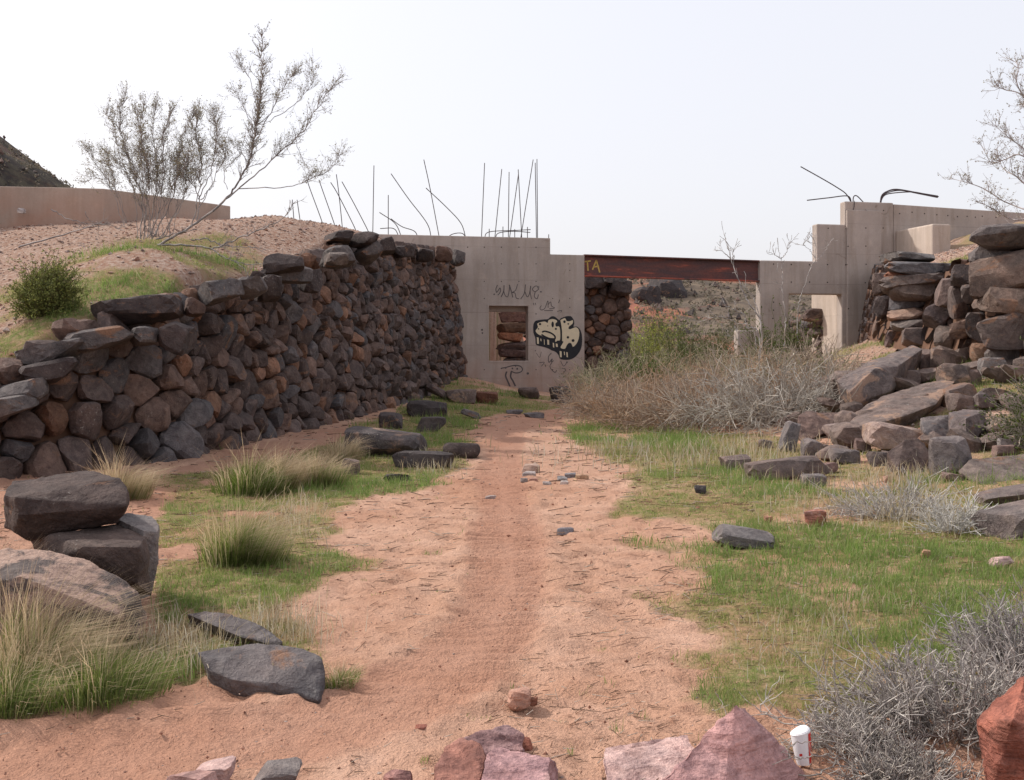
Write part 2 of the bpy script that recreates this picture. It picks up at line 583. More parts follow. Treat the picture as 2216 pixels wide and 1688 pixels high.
wash = TPS([
    (0, 1, 0), (-3, 3, 0), (3, 3, 0), (0, 5, 0), (0, 8, 0), (0, 11, 0), (0, 14, 0), (0, 20, 0), (0, 26, 0), (0.8, 31, 0), (2, 37, 0.0), (5, 37.5, 0.0), (8, 40, 0.05), (4, 46, 0.0),
    (-1, 46, 0.0), (10, 48, 0.3), (-2.3, 5.2, 0.05), (-3.2, 6.5, 0.12), (-5, 8, 0.12), (-9, 7, 0.3), (-6, 3, 0.1), (-4.4, 11, 0.08),
    (-4.4, 15, 0.10), (-4.0, 18.5, 0.12), (-3.4, 22, 0.13), (-2.9, 26, 0.18), (-2.0, 31.5, 0.30), (-1.2, 36.3, 0.62), (-0.2, 36.6, 0.35),
    (2.2, 9, 0.02), (4, 8, 0.05), (6, 9, 0.12), (9, 8, 0.4), (3, 12.5, 0.03), (5, 12.5, 0.10), (6.4, 13.6, 0.32), (8.6, 14, 0.8), (3.6, 17, 0.05), (5.2, 17, 0.18), (6.4, 17.4, 0.45),
    (5, 20.5, 0.15), (7.0, 21.5, 0.72), (8.0, 19.2, 1.0), (9.3, 21.4, 1.22), (9.5, 24.5, 1.45), (9.9, 29.3, 1.8), (8.2, 26, 0.85), (6.5, 29, 0.3), (9, 36, 0.4), (13.4, 41, 0.9), (12, 37, 1.1),
    (10.6, 17.6, 1.3), (14, 12, 1.6), (16, 44, 0.5), (4, 52, 0.2), (-10, 52, 0.5), (20, 55, 0.8), (-20, 60, 1.0), (30, 62, 1.2)], 0.01)
lplat = TPS([
    (-30, 8, 1.0), (-10.5, 10.4, 0.9), (-6.9, 12.7, 1.15), (-5.95, 13.6, 1.92), (-5.3, 15.1, 2.3), (-4.9, 18.5, 2.9), (-4.3, 22.1, 3.7), (-3.8, 25.6, 4.35), (-3.0, 31.5, 4.8), (-2.3, 36.7, 5.1),
    (-6.4, 14.0, 2.12), (-6.6, 12.9, 1.36), (-8.3, 16.5, 2.56), (-9.57, 19, 3.38), (-11.2, 22.1, 4.30), (-6.15, 17.4, 3.42), (-5.25, 16.6, 2.85), (-9.0, 22.6, 4.5), (-7.2, 25.4, 4.9),
    (-5.6, 25, 4.95), (-4.6, 27.2, 4.97), (-3.6, 32, 5.02), (-12, 40, 5.0), (-8, 31, 5.1), (-20, 25, 4.6), (-20, 12, 2.2), (-30, 40, 5), (-45, 25, 4.5)], 0.01)
rplat = TPS([
    (13.5, 17, 3.6), (11.6, 19.0, 3.95), (10.7, 21.6, 4.0), (10.9, 24.6, 3.75), (11.5, 29.2, 4.2), (14.4, 40.0, 5.0), (14.8, 37.5, 5.0), (16.3, 38.8, 5.25), (13.6, 30, 4.65), (12.8, 25.5, 4.35),
    (18, 41.0, 6.3), (20, 41.4, 6.8), (26, 42, 7.3), (20, 32, 6.2), (16, 22, 5.2), (30, 20, 6.5), (40, 40, 8), (60, 20, 8)], 0.01)

def hills(x, y):
    r = np.hypot((x - 20) / 1.6, y)
    h = 12.4 * sstep(58, 150, r + 7 * (fbm2(x / 22, y / 22, 3, 5) - .5)) + 2.0 * (fbm2(x / 9, y / 9, 4, 8) - .5) * sstep(58, 90, r)
    d = np.hypot(x + 112, (y - 150) / 1.6)
    h2 = 53 - 0.60 * d + 7 * (fbm2(x / 14, y / 14, 4, 3) - .5)
    return np.where(y > 52, np.maximum(h, np.maximum(h2, 0)), 0)

def lw_d(x, y):
    return line_dist(LW, x, y)[0]
def rw_d(x, y):
    return -line_dist(RW, x, y)[0]

def _exact(x, y):
    """ground height without fine relief, and how much of it is raised bank"""
    xc, yc = np.clip(x, -40, 45), np.clip(y, -3, 60)
    w = np.clip(wash(np.clip(xc, -12, 22), yc), -0.15, 3.0)
    lp = np.clip(lplat(np.clip(xc, -30, 0), np.clip(yc, 8, 42)), 0.5, 5.4)
    rp = np.clip(rplat(np.clip(xc, 9, 40), np.clip(yc, 15, 45)), 3.2, 8.2)
    ld, rd = lw_d(x, y), rw_d(x, y)
    a = sstep(0.12, 0.75, ld)
    b = sstep(0.15, 1.0, rd)
    h = w * (1 - a) * (1 - b) + lp * a + rp * b * (1 - a)
    far = sstep(50, 62, y)
    h = h * (1 - far) + far * np.maximum(hills(x, y), 0.3 * np.ones_like(x))
    h = np.where(y < -2, 0.05, h)
    return h, np.maximum(a, b), np.clip(ld, -9, 9), np.clip(rd, -9, 9)

_st = 0.12
_bx, _by = np.arange(-30, 30.01, _st), np.arange(-3, 66.01, _st)
_BX, _BY = np.meshgrid(_bx, _by)
_BAKE = np.stack(_exact(_BX.ravel(), _BY.ravel()), 1).reshape(len(_by), len(_bx), 4)
def baked(x, y):
    x, y = np.broadcast_arrays(np.asarray(x, float), np.asarray(y, float))
    sh = x.shape
    x, y = x.ravel(), y.ravel()
    u, v = (x + 30) / _st, (y + 3) / _st
    inside = (u >= 0) & (v >= 0) & (u < len(_bx) - 1.001) & (v < len(_by) - 1.001)
    out = np.empty((len(x), 4))
    ui, vi = u[inside], v[inside]
    i, j = ui.astype(int), vi.astype(int)
    fu, fv = (ui - i)[:, None], (vi - j)[:, None]
    out[inside] = (_BAKE[j, i] * (1 - fu) + _BAKE[j, i + 1] * fu) * (1 - fv) + (_BAKE[j + 1, i] * (1 - fu) + _BAKE[j + 1, i + 1] * fu) * fv
    if not inside.all():
        out[~inside] = np.stack(_exact(x[~inside], y[~inside]), 1)
    return [out[:, k].reshape(sh) for k in range(4)]

def ground_z(x, y, fine=True):
    x = np.asarray(x, float)
    y = np.asarray(y, float)
    h, up, ld, rd = baked(x, y)
    if fine:
        far = sstep(50, 62, y)
        h = h + (0.03 + 0.10 * up) * (fbm2(x / 1.3, y / 1.3, 4, 21) - .5) * (1 - far)
        h = h + 0.034 * (fbm2(x / 0.24, y / 0.24, 3, 31) - .5) * sstep(40, 20, y)
    return h

def G(px, py, y0=2.2, y1=60):
    """where the photo's pixel meets the ground"""
    Y = np.arange(y0, y1, 0.03)
    X = (px - CX) / F * Y
    Z = CAMZ + (HY - py) / F * Y
    hit = np.nonzero(ground_z(X, Y, False) >= Z)[0]
    i = hit[0] if len(hit) else len(Y) - 1
    return np.array([X[i], Y[i], float(ground_z(X[i], Y[i]))])

def flat(pxy):
    """photo polygon on the wash floor -> plan polygon"""
    return [((px - CX) / F * (CAMZ * F / (py - HY)), CAMZ * F / (py - HY)) for px, py in pxy]

TRACK = flat([(1120, 905), (1095, 960), (1085, 1040), (1098, 1130), (1098, 1230), (1090, 1300), (1050, 1385), (960, 1455), (820, 1530), (640, 1580), (330, 1630), (-300, 1680)])
GRASS_R = flat([(1222, 935), (1295, 990), (1400, 1012), (1335, 1075), (1300, 1130), (1375, 1205), (1400, 1245), (1490, 1290), (1545, 1345), (1530, 1425), (1480, 1510), (1560, 1560), (1650, 1530),
                (1800, 1560), (2300, 1450), (2500, 1100), (2300, 1040), (2050, 1010), (1830, 1000), (1650, 955), (1450, 925), (1300, 905)])
GRASS_L = flat([(300, 1050), (480, 1025), (640, 1000), (735, 960), (850, 905), (950, 862), (1250, 866), (1180, 886), (1040, 905), (1005, 960), (975, 1020), (900, 1050), (800, 1075), (705, 1145), (760, 1225),
                (700, 1285), (640, 1335), (745, 1445), (715, 1500), (620, 1500), (440, 1450), (320, 1545), (100, 1570), (-150, 1560), (-150, 1380), (325, 1390), (345, 1260), (340, 1160), (370, 1090)])
SOIL_SHADE = flat([(-400, 1070), (330, 1040), (700, 940), (1000, 880), (1230, 880), (1200, 915), (1050, 950), (960, 1000), (740, 1040), (640, 1110), (560, 1230), (420, 1260), (400, 1440), (600, 1530), (380, 1720), (-900, 1720)])   # red soil, with the left wall's shade painted in
PLAT_G = [(G(560 * 0 + a, b)[0], G(a, b)[1], r) for a, b, r in ((330, 545, 2.2), (240, 560, 2.0), (430, 545, 1.8), (130, 600, 1.5), (320, 600, 1.5), (420, 590, 1.0), (60, 690, 1.3), (150, 650, 1.2), (280, 630, 0.9), (20, 760, 0.8), (480, 520, .8), (220, 600, .8), (2110, 560, 2.0), (2180, 500, 2.5), (2080, 600, 1.6))]

def masks(x, y):
    d, s = line_dist(TRACK, x, y)
    wid = 0.29 + 0.04 * np.sin(s * 1.3)
    tr = sstep(wid + 0.09, wid - 0.04, np.abs(d) + 0.14 * (fbm2(x / .35, y / .35, 3, 77) - .5)) * sstep(34, 22, y)
    nz = fbm2(x / 1.1, y / 1.1, 4, 41)
    wx, wy = fbm2(x / .8, y / .8, 3, 71) - .5, fbm2(x / .8, y / .8, 3, 73) - .5
    gr, gl = 0, 0
    for amp in (0.5, 1.3, 2.1):                      # ragged, thinning margins
        X2, Y2 = x + wx * amp * .55, y + wy * amp * .10 * np.clip(y, 3, 20)
        gr = gr + np.where(inpoly(GRASS_R, X2, Y2), .34, 0)
        gl = gl + np.where(inpoly(GRASS_L, X2, Y2), .34, 0)
    gr = gr * sstep(0.30, 0.50, nz)
    gl = gl * sstep(0.26, 0.44, fbm2(x / .9, y / .9, 4, 43))
    g = np.minimum(np.maximum(gr, gl), 1)
    gz0, up0, ld, rd = baked(x, y)
    pl = np.maximum(sstep(0.0, 0.5, ld), sstep(0.0, 0.8, rd))
    pg = np.zeros_like(g)
    for cx, cy, r in PLAT_G:
        pg = np.maximum(pg, sstep(r, r * .45, np.hypot(x - cx, y - cy)))
    pg = pg * sstep(0.30, 0.46, fbm2(x / .7, y / .7, 4, 45))
    g = np.where(pl > 0.5, pg * pl, g)
    slope = np.maximum(sstep(0.55, 1.0, gz0), sstep(.16, .40, gz0) * (x > 4)) * (1 - pl)       # rubble slope under the right wall
    gv = np.maximum(pl, slope * 0.8) * (1 - 0.6 * g) * sstep(58, 50, y)
    # plants creep over the foot of the slope
    g = np.maximum(g, slope * sstep(.44, .54, fbm2(x / .8, y / .8, 3, 47)) * .9)
    hill = sstep(48, 60, y)
    return tr, gv, g, hill, d, s

def axis(lo, hi, d0, a, b, grow):
    """grid lines: step d0 in [a, b], then growing outwards"""
    mid = list(np.arange(a, b + 1e-6, d0))
    up, st = [], d0
    v = b
    while v < hi:
        st *= grow
        v += st
        up.append(v)
    dn, st, v = [], d0, a
    while v > lo:
        st *= grow
        v -= st
        dn.append(v)
    return np.array(dn[::-1] + mid + up)

gx = axis(-900, 900, 0.066, -6.0, 7.0, 1.035)
gy = axis(-400, 2500, 0.036, 3.4, 13.0, 1.018)
GX, GY = np.meshgrid(gx, gy)
xx, yy = GX.ravel(), GY.ravel()
tr, gv, gg, hl, td, ts = masks(xx, yy)
zz = ground_z(xx, yy)
near = (np.abs(td) < 1.2) & (yy < 30)
tread = np.zeros_like(zz)
ad = np.abs(td)
lug = np.sin(2 * math.pi * ((ts + .10 * vn2(xx / .3, yy / .3, 19)) / 0.17 + np.where(td > 0, 1, -1) * ad * 1.4 + np.where(td > 0, .5, 0)))
tread = tr * (-0.016 + 0.020 * np.sign(lug) * np.abs(lug) ** .6 * sstep(0.03, 0.08, ad) * (0.35 + fbm2(xx / .5, yy / .5, 2, 9)))
tread += 0.032 * np.exp(-((ad - 0.36) / 0.07) ** 2) * sstep(.38, .62, fbm2(xx / .16, yy / .16, 3, 15)) * sstep(30, 16, yy)
# hoof and boot dents in the loose sand
dent = sstep(0.62, 0.80, vn2(xx / 0.15, yy / 0.20, 90)) * 0.034 + sstep(0.68, 0.85, vn2(xx / 0.09, yy / 0.11, 91)) * 0.018
zz = zz + np.where(near, tread, 0) - dent * (1 - tr) * (1 - gv) * sstep(26, 12, yy) * (yy > 0)
soil = 0  # red soil and the left wall's shade, painted as one mask
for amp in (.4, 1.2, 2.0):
    soil = soil + .27 * inpoly(SOIL_SHADE, xx + (fbm2(xx / .9, yy / .9, 3, 81) - .5) * amp, yy + (fbm2(xx / .9, yy / .9, 3, 83) - .5) * amp)
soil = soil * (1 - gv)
nx, ny = len(gx), len(gy)
ii = np.arange(nx * ny).reshape(ny, nx)
quads = np.stack([ii[:-1, :-1], ii[:-1, 1:], ii[1:, 1:], ii[1:, :-1]], -1).reshape(-1, 4)
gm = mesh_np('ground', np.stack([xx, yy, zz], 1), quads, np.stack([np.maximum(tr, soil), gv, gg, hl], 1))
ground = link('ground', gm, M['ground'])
tag(ground, 'red sandy wash floor with tyre tracks, banks and far slopes', 'ground', kind='structure')

# ------------------------------------------------------------------ the bridge line: concrete, beam
FO = np.array([-1.68, 37.5, 0.0])                   # near corner of the left pier, on the ground
FA = R(12)
FU = np.array([math.cos(FA), math.sin(FA), 0])      # along the face
FN = np.array([math.sin(FA), -math.cos(FA), 0])     # out of the face, to the camera

def ft(px):
    q = (px - CX) / F
    return (q * FO[1] - FO[0]) / (FU[0] - q * FU[1])
def fY(px):
    return FO[1] + ft(px) * FU[1]
def fz(px, py):
    return CAMZ + (HY - py) / F * fY(px)
def fp(px, py, out=0.0):
    return FO + FU * ft(px) + FN * out + np.array([0, 0, fz(px, py)])
FM = Matrix(((FU[0], FN[0], 0, FO[0]), (FU[1], FN[1], 0, FO[1]), (0, 0, 1, 0), (0, 0, 0, 1)))   # (t, out, z) -> world

def cell_wall(us, zs, solid, thick, name, mat, parent, out=0.0, bevel=0.025):
    """a wall of one thickness from a grid of filled cells, with only its outer faces"""
    bm = bmesh.new()
    vs = {}
    def v(i, j, k):
        if (i, j, k) not in vs:
            vs[i, j, k] = bm.verts.new(FM @ Vector((us[i], out - thick * k, zs[j])))
        return vs[i, j, k]
    nu, nz = len(us) - 1, len(zs) - 1
    s = lambda i, j: 0 <= i < nu and 0 <= j < nz and solid((us[i] + us[i + 1]) / 2, (zs[j] + zs[j + 1]) / 2)
    for i in range(nu):
        for j in range(nz):
            if not s(i, j): continue
            bm.faces.new((v(i, j, 0), v(i + 1, j, 0), v(i + 1, j + 1, 0), v(i, j + 1, 0)))
            bm.faces.new((v(i, j, 1), v(i, j + 1, 1), v(i + 1, j + 1, 1), v(i + 1, j, 1)))
            if not s(i - 1, j): bm.faces.new((v(i, j, 0), v(i, j + 1, 0), v(i, j + 1, 1), v(i, j, 1)))
            if not s(i + 1, j): bm.faces.new((v(i + 1, j, 0), v(i + 1, j, 1), v(i + 1, j + 1, 1), v(i + 1, j + 1, 0)))
            if not s(i, j - 1): bm.faces.new((v(i, j, 0), v(i, j, 1), v(i + 1, j, 1), v(i + 1, j, 0)))
            if not s(i, j + 1): bm.faces.new((v(i, j + 1, 0), v(i + 1, j + 1, 0), v(i + 1, j + 1, 1), v(i, j + 1, 1)))
    bmesh.ops.dissolve_limit(bm, angle_limit=R(2), verts=bm.verts, edges=bm.edges)
    bmesh.ops.triangulate(bm, faces=[f for f in bm.faces if len(f.verts) > 4])
    bmesh.ops.recalc_face_normals(bm, faces=bm.faces)
    me = bpy.data.meshes.new(name)
    bm.to_mesh(me)
    o = link(name, me, mat, parent)
    m = o.modifiers.new('bevel', 'BEVEL')
    m.width = bevel
    m.segments = 2
    m.limit_method = 'ANGLE'
    m.angle_limit = R(50)
    return o

# left pier with its window
T = ft
pier = thing('concrete_pier_wall', 'weathered concrete wall with a square window opening and graffiti, topped by bent rods', 'concrete wall', FM @ Vector((0, 0, 0)))
ztop, zlow = fz(1100, 513), fz(1230, 551)
wu0, wu1, wz0, wz1 = T(1058), T(1143), fz(1100, 781), fz(1100, 662)
us = [-7.5, wu0, wu1, T(1191), T(1265)]
zs = [-0.6, wz0, wz1, zlow, ztop]
def sol(u, z):
    if wu0 < u < wu1 and wz0 < z < wz1: return False
    if u > T(1191) and z > zlow: return False
    return True
FMi = FM.inverted()
def child_of(o, root):
    o.parent = root
    o.matrix_parent_inverse = root.matrix_world.inverted() if False else Matrix.Translation(-root.location)
    return o
child_of(cell_wall(us, zs, sol, 0.45, 'wall', M['concrete'], None), pier)
# raised form edge round the opening, and the return wall just inside it
mb = MB()
e = 0.07
for a, b in (((wu0 - e, -0.04, wz0 - e), (wu0, 0.012, wz1 + e)), ((wu1, -0.04, wz0 - e), (wu1 + e, 0.012, wz1 + e)), ((wu0, -0.04, wz1), (wu1, 0.012, wz1 + e)), ((wu0, -0.04, wz0 - e), (wu1, 0.012, wz0))):
    mb.box(a, b, FM)
child_of(mb.build('window_frame', M['concrete'], bevel=0.008), pier)
mb = MB()
mb.box((wu0 - 0.06, -0.80, wz0 - 0.2), (wu0 + 0.07, -0.46, wz1 + 0.3), FM)
mb.box((wu0 + 0.07, -0.80, wz1 - 0.20), (wu1 + 0.4, -0.46, wz1 + 0.3), FM)
child_of(mb.build('inner_post', M['concrete'], bevel=0.01), pier)

def hole_discs(pts, root):  # flat dark discs on the face, painting the shade inside recessed ties
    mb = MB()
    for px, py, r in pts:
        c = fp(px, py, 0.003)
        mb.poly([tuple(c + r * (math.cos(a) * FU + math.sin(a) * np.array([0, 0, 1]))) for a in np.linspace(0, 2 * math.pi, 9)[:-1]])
    o = child_of(mb.build('tie_hole_shade', M['hole']), root)
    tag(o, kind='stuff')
hole_discs([(x, y, 0.024) for x in (1012, 1048, 1085, 1123, 1160) for y in (535,)] + [(x, y, 0.02) for x in (1048, 1085, 1123, 1160, 1233) for y in (571, 609)] +
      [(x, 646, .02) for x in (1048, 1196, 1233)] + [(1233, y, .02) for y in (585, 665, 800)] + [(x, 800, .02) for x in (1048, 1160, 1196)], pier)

def ribbon(mb, pts, w, out):
    """a sprayed stroke on the face; points and width in photo pixels"""
    p = smooth_line(pts, max(8, 5 * len(pts)))
    t = np.gradient(p, axis=0)
    t /= np.linalg.norm(t, axis=1, keepdims=True) + 1e-9
    nrm = np.stack([-t[:, 1], t[:, 0]], 1)
    a, b = p + nrm * w / 2, p - nrm * w / 2
    for i in range(len(p) - 1):
        mb.poly([fp(*a[i], out), fp(*b[i], out), fp(*b[i + 1], out), fp(*a[i + 1], out)])
def blob(mb, pts, out, n=70):
    p = smooth_line(list(pts) + [pts[0]], n)[:-1]
    mb.poly([fp(x, y, out) for x, y in p])
def disc(mb, x, y, r, out, sx=1, sy=1):
    mb.poly([fp(x + r * sx * math.cos(a), y + r * sy * math.sin(a), out) for a in np.linspace(0, 2 * math.pi, 11)[:-1]])
gs = 240 / 1551
gq = lambda pts: [(1040 + a * gs, 600 + b * gs) for a, b in pts]

mb = MB()
for st, w in (([(222, 215), (214, 165), (236, 108)], 11), ([(222, 215), (246, 185), (272, 150), (280, 190), (262, 228), (240, 250)], 11), ([(328, 112), (322, 195), (288, 275)], 13), ([(322, 190), (345, 255), (378, 272), (398, 200), (408, 108)], 10),
              ([(400, 105), (428, 190), (450, 282)], 13), ([(517, 95), (490, 180), (438, 215)], 10), ([(438, 215), (480, 222), (498, 288), (540, 302)], 10), ([(627, 100), (612, 220), (560, 305)], 11), ([(620, 200), (650, 272), (680, 240), (702, 120)], 10),
              ([(700, 122), (692, 200), (712, 305)], 10), ([(822, 140), (770, 122), (725, 165), (760, 200), (812, 165), (795, 140)], 10), ([(765, 200), (752, 270), (790, 300), (810, 240)], 10),
              ([(850, 395), (830, 430), (850, 458), (900, 430), (940, 330), (945, 425)], 9), ([(942, 385), (980, 345), (992, 400), (1034, 430), (960, 442)], 9), ([(890, 465), (1012, 466)], 9), ([(1106, 312), (1090, 362)], 10),
              ([(740, 358), (746, 392)], 9), ([(766, 358), (772, 388)], 9), ([(1070, 478), (1132, 464), (1122, 492)], 9), ([(990, 1060), (950, 1110), (955, 1190), (1002, 1140), (990, 1185), (1022, 1165)], 11),
              ([(1000, 1190), (970, 1240), (990, 1290), (1040, 1330), (1066, 1298)], 10), ([(820, 1195), (890, 1190), (850, 1246)], 9), ([(1118, 1170), (1160, 1242), (1205, 1195)], 8), ([(1140, 1270), (1190, 1290), (1148, 1355)], 9),
              ([(780, 1060), (825, 1120), (850, 1040)], 6), ([(290, 1272), (350, 1262), (430, 1240), (500, 1232), (562, 1248), (585, 1290), (560, 1325), (490, 1338), (425, 1312)], 15)):
    mb = MB()
    ribbon(mb, gq(st), w * gs, 0.006)
    child_of(mb.build('graffiti_stroke', M['marker']), pier)
for x, y, r in ((190, 238, 11), (843, 203, 12), (908, 1240, 10), (1208, 1188, 11), (660, 1345, 17), (488, 1240, 12), (445, 1275, 13), (512, 1280, 14), (350, 1268, 12), (290, 1275, 10), (765, 1028, 8), (20, 735, 14), (25, 780, 12), (775, 512, 9)):
    c = gq([(x, y)])[0]
    mb = MB()
    disc(mb, *c, r * gs, 0.007)
    child_of(mb.build('graffiti_dot', M['marker']), pier)
mb = MB()
ribbon(mb, gq([(365, 1318), (350, 1380), (382, 1460), (412, 1530)]), 22 * gs, 0.006)
child_of(mb.build('graffiti_stem', M['marker']), pier)
mb = MB()
ribbon(mb, gq([(430, 1318), (420, 1390), (452, 1450), (486, 1522)]), 22 * gs, 0.006)
child_of(mb.build('graffiti_stem', M['marker']), pier)
mb = MB()
blob(mb, gq([(735, 690), (745, 640), (780, 605), (880, 590), (940, 585), (985, 550), (1030, 548), (1075, 580), (1100, 600), (1120, 575), (1200, 545), (1260, 550), (1300, 590), (1310, 650), (1300, 690), (1350, 690), (1390, 730), (1415, 800), (1420, 900), (1400, 1010),
              (1340, 1100), (1270, 1145), (1180, 1155), (1110, 1140), (1090, 1090), (1050, 1045), (990, 1020), (930, 990), (860, 970), (800, 955), (770, 930), (765, 850), (740, 780)]), 0.006, 120)
child_of(mb.build('graffiti_outline', M['black_paint']), pier)
mb = MB()
blob(mb, gq([(790, 650), (830, 630), (900, 620), (935, 640), (950, 600), (1000, 585), (1050, 595), (1070, 620), (1045, 650), (1055, 690), (1105, 700), (1112, 870), (1075, 885), (1045, 905), (1040, 855), (1000, 862), (930, 850), (870, 825), (820, 805), (785, 780), (770, 745), (800, 700)]), 0.010)
child_of(mb.build('graffiti_letter', M['cream_paint']), pier)
mb = MB()
blob(mb, gq([(1115, 600), (1180, 570), (1200, 610), (1250, 615), (1290, 600), (1285, 650), (1235, 690), (1230, 720), (1260, 725), (1320, 700), (1360, 715), (1380, 770), (1370, 860), (1340, 930), (1290, 975), (1270, 925), (1230, 920), (1200, 960), (1180, 1000), (1130, 995), (1120, 970), (1160, 900), (1140, 890), (1140, 770), (1130, 680)]), 0.010)
child_of(mb.build('graffiti_letter', M['cream_paint']), pier)
for a, b, c, d in ((785, 838, 815, 930), (835, 855, 851, 892), (884, 866, 896, 942), (930, 870, 960, 942), (1008, 915, 1030, 980), (1050, 925, 1080, 972), (1105, 1030, 1135, 1116), (1164, 1038, 1180, 1086), (1198, 1045, 1220, 1116)):
    mb = MB()
    mb.poly([fp(*p, 0.010) for p in gq([(a, b), (a + 4, d), (c, d + 3), (c - 3, b + 8)])])
    child_of(mb.build('graffiti_drip', M['cream_paint']), pier)
for x, y, r, sx, sy in ((830, 655, 18, 1, .9), (810, 722, 10, 1, 1), (938, 680, 7, 1, 1), (1007, 660, 20, .9, 2.1), (1052, 722, 15, 1, 1), (1172, 622, 18, 1, 1.1), (1225, 652, 11, 1, 1), (1220, 840, 18, 1, 1), (1292, 885, 21, 1, 1), (1240, 575, 42, 1.1, .8)):
    mb = MB()
    disc(mb, *gq([(x, y)])[0], r * gs, 0.014, sx, sy)
    child_of(mb.build('graffiti_spot', M['black_paint']), pier)
mb = MB()
ribbon(mb, gq([(858, 765), (905, 755), (985, 782), (1036, 822), (1040, 858), (1020, 862)]), 22 * gs, 0.014)
ribbon(mb, gq([(850, 800), (900, 830), (960, 855), (1020, 862)]), 20 * gs, 0.014)
child_of(mb.build('graffiti_ring', M['black_paint']), pier)

def rod(px_pts, root, r=0.015, n=24, out=-0.2):
    p = smooth_line([fp(a, b, out) for a, b in px_pts], n)
    v, f = tube(p, r, 6)
    o = MB()
    o.v, o.f = [tuple(q) for q in v], f
    return child_of(o.build('reinforcing_bar', M['rebar'], smooth=True), root)
q3 = lambda pts: [(560 + a * 760 / 2201, 320 + b * 760 / 2201) for a, b in pts]
for i, st in enumerate(([(303, 195), (320, 250), (395, 455), (410, 520)], [(378, 195), (400, 260), (475, 475), (490, 540)], [(452, 210), (500, 290), (605, 500), (620, 560)], [(488, 158), (505, 290), (525, 485), (530, 560)], [(522, 208), (600, 350), (685, 515), (700, 560)],
           [(724, 105), (716, 570)], [(815, 290), (815, 570)], [(760, 398), (860, 470), (905, 570)], [(762, 503), (850, 505), (885, 570)], [(830, 440), (900, 490), (980, 520), (1005, 575)], [(832, 155), (940, 310), (1060, 470), (1088, 575)],
           [(1040, 65), (1080, 250), (1140, 570)], [(1050, 248), (1180, 370), (1270, 470), (1303, 570)], [(1170, 570), (1220, 537), (1280, 533), (1308, 570)], [(1422, 88), (1402, 570)], [(1532, 125), (1487, 570)], [(1573, 148), (1568, 570)], [(1632, 130), (1655, 570)],
           [(1635, 160), (1578, 570)], [(1730, 65), (1650, 570)], [(1737, 90), (1745, 570)], [(1750, 65), (1754, 570)], [(1420, 570), (1450, 523), (1620, 513), (1712, 508)], [(1490, 570), (1510, 530), (1600, 518), (1712, 525)],
           [(1448, 505), (1448, 570)], [(1536, 490), (1536, 570)], [(1612, 505), (1612, 570)], [(1694, 490), (1694, 570)], [(1822, 540), (1822, 575)], [(210, 320), (222, 470)], [(240, 320), (262, 470)])):
    rod(q3(st), pier, out=-0.12 - 0.05 * (i % 4))

def under(root, part, *stems):
    """hand children whose names start so to one of the root's parts, where they are"""
    for o_ in list(root.children):
        if o_ is not part and o_.name.split('.')[0].startswith(stems):
            o_.parent = part
            o_.matrix_parent_inverse = Matrix.Identity(4)
under(pier, next(c_ for c_ in pier.children if c_.name.startswith('wall')), 'graffiti', 'tie_hole_shade')

# right portal
portal = thing('concrete_portal_frame', 'stepped concrete frame with a tall doorway and a retaining wall running right', 'concrete frame', FM @ Vector((T(1860), 0, 0)))
zA, zB, zC, zD, zE = fz(1645, 563), fz(1795, 485), fz(1880, 437), fz(1760, 637), fz(1620, 715)
us = [T(1597), T(1645), T(1708), T(1768), T(1822), T(1829), T(1934)]
zs = [-0.6, zE, zD, zA, zB, zC]
def sol2(u, z):
    if u < T(1645): return z < zE
    if T(1708) < u < T(1822) and z < zD: return False
    if u < T(1768): return z < zA
    if u < T(1829): return z < zB
    return True
child_of(cell_wall(us, zs, sol2, 0.42, 'frame', M['concrete'], None, bevel=0.05), portal)
mb = MB()
mb.box((T(1829) + .03, 0.004, -0.6), (T(1905), 0.10, zC - 0.35), FM)
child_of(mb.build('column_face', M['concrete'], bevel=0.03), portal)
mb = MB()
u0, u1 = T(1934) + 0.004, T(2216) + 9
zr0, zr1 = fz(1940, 442), fz(2216, 463)
zr2 = zr1 - (zr0 - zr1) * 1.0
c = [(u0, 0, 2.0), (u1, 0, 2.0), (u1, -0.4, 2.0), (u0, -0.4, 2.0), (u0, 0, zr0), (u1, 0, zr2), (u1, -0.4, zr2), (u0, -0.4, zr0)]
mb.v = [tuple(FM @ Vector(p)) for p in c]
mb.f = [(0, 3, 2, 1), (4, 5, 6, 7), (0, 1, 5, 4), (1, 2, 6, 5), (2, 3, 7, 6), (3, 0, 4, 7)]
child_of(mb.build('retaining_wall', M['concrete'], bevel=0.03), portal)
mb = MB()
mb.box((T(1822) + .02, -2.5, -0.6), (T(1822) + 0.42, -0.43, zD + 0.3), FM)
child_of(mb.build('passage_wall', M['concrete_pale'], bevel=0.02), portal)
z5 = lambda pts: [(1560 + a * .29764, 320 + b * .29764) for a, b in pts]
hole_discs([(x, y, 0.029) for x, y in z5([(383, 845), (512, 848), (645, 850), (775, 848), (908, 850), (1046, 848), (780, 585), (910, 588), (1044, 585), (1180, 583), (915, 718), (1044, 716), (512, 976), (645, 976), (775, 978), (383, 1122), (383, 1180), (378, 1240), (912, 455), (1050, 455), (1183, 455),
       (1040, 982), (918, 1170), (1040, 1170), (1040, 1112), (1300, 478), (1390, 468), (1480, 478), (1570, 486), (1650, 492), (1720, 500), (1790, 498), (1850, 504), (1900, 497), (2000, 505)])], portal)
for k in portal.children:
    if k.name.startswith('tie_hole_shade'):
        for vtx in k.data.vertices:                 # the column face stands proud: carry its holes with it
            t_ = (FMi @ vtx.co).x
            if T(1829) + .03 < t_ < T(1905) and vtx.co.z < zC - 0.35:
                vtx.co += Vector(FN * 0.10)
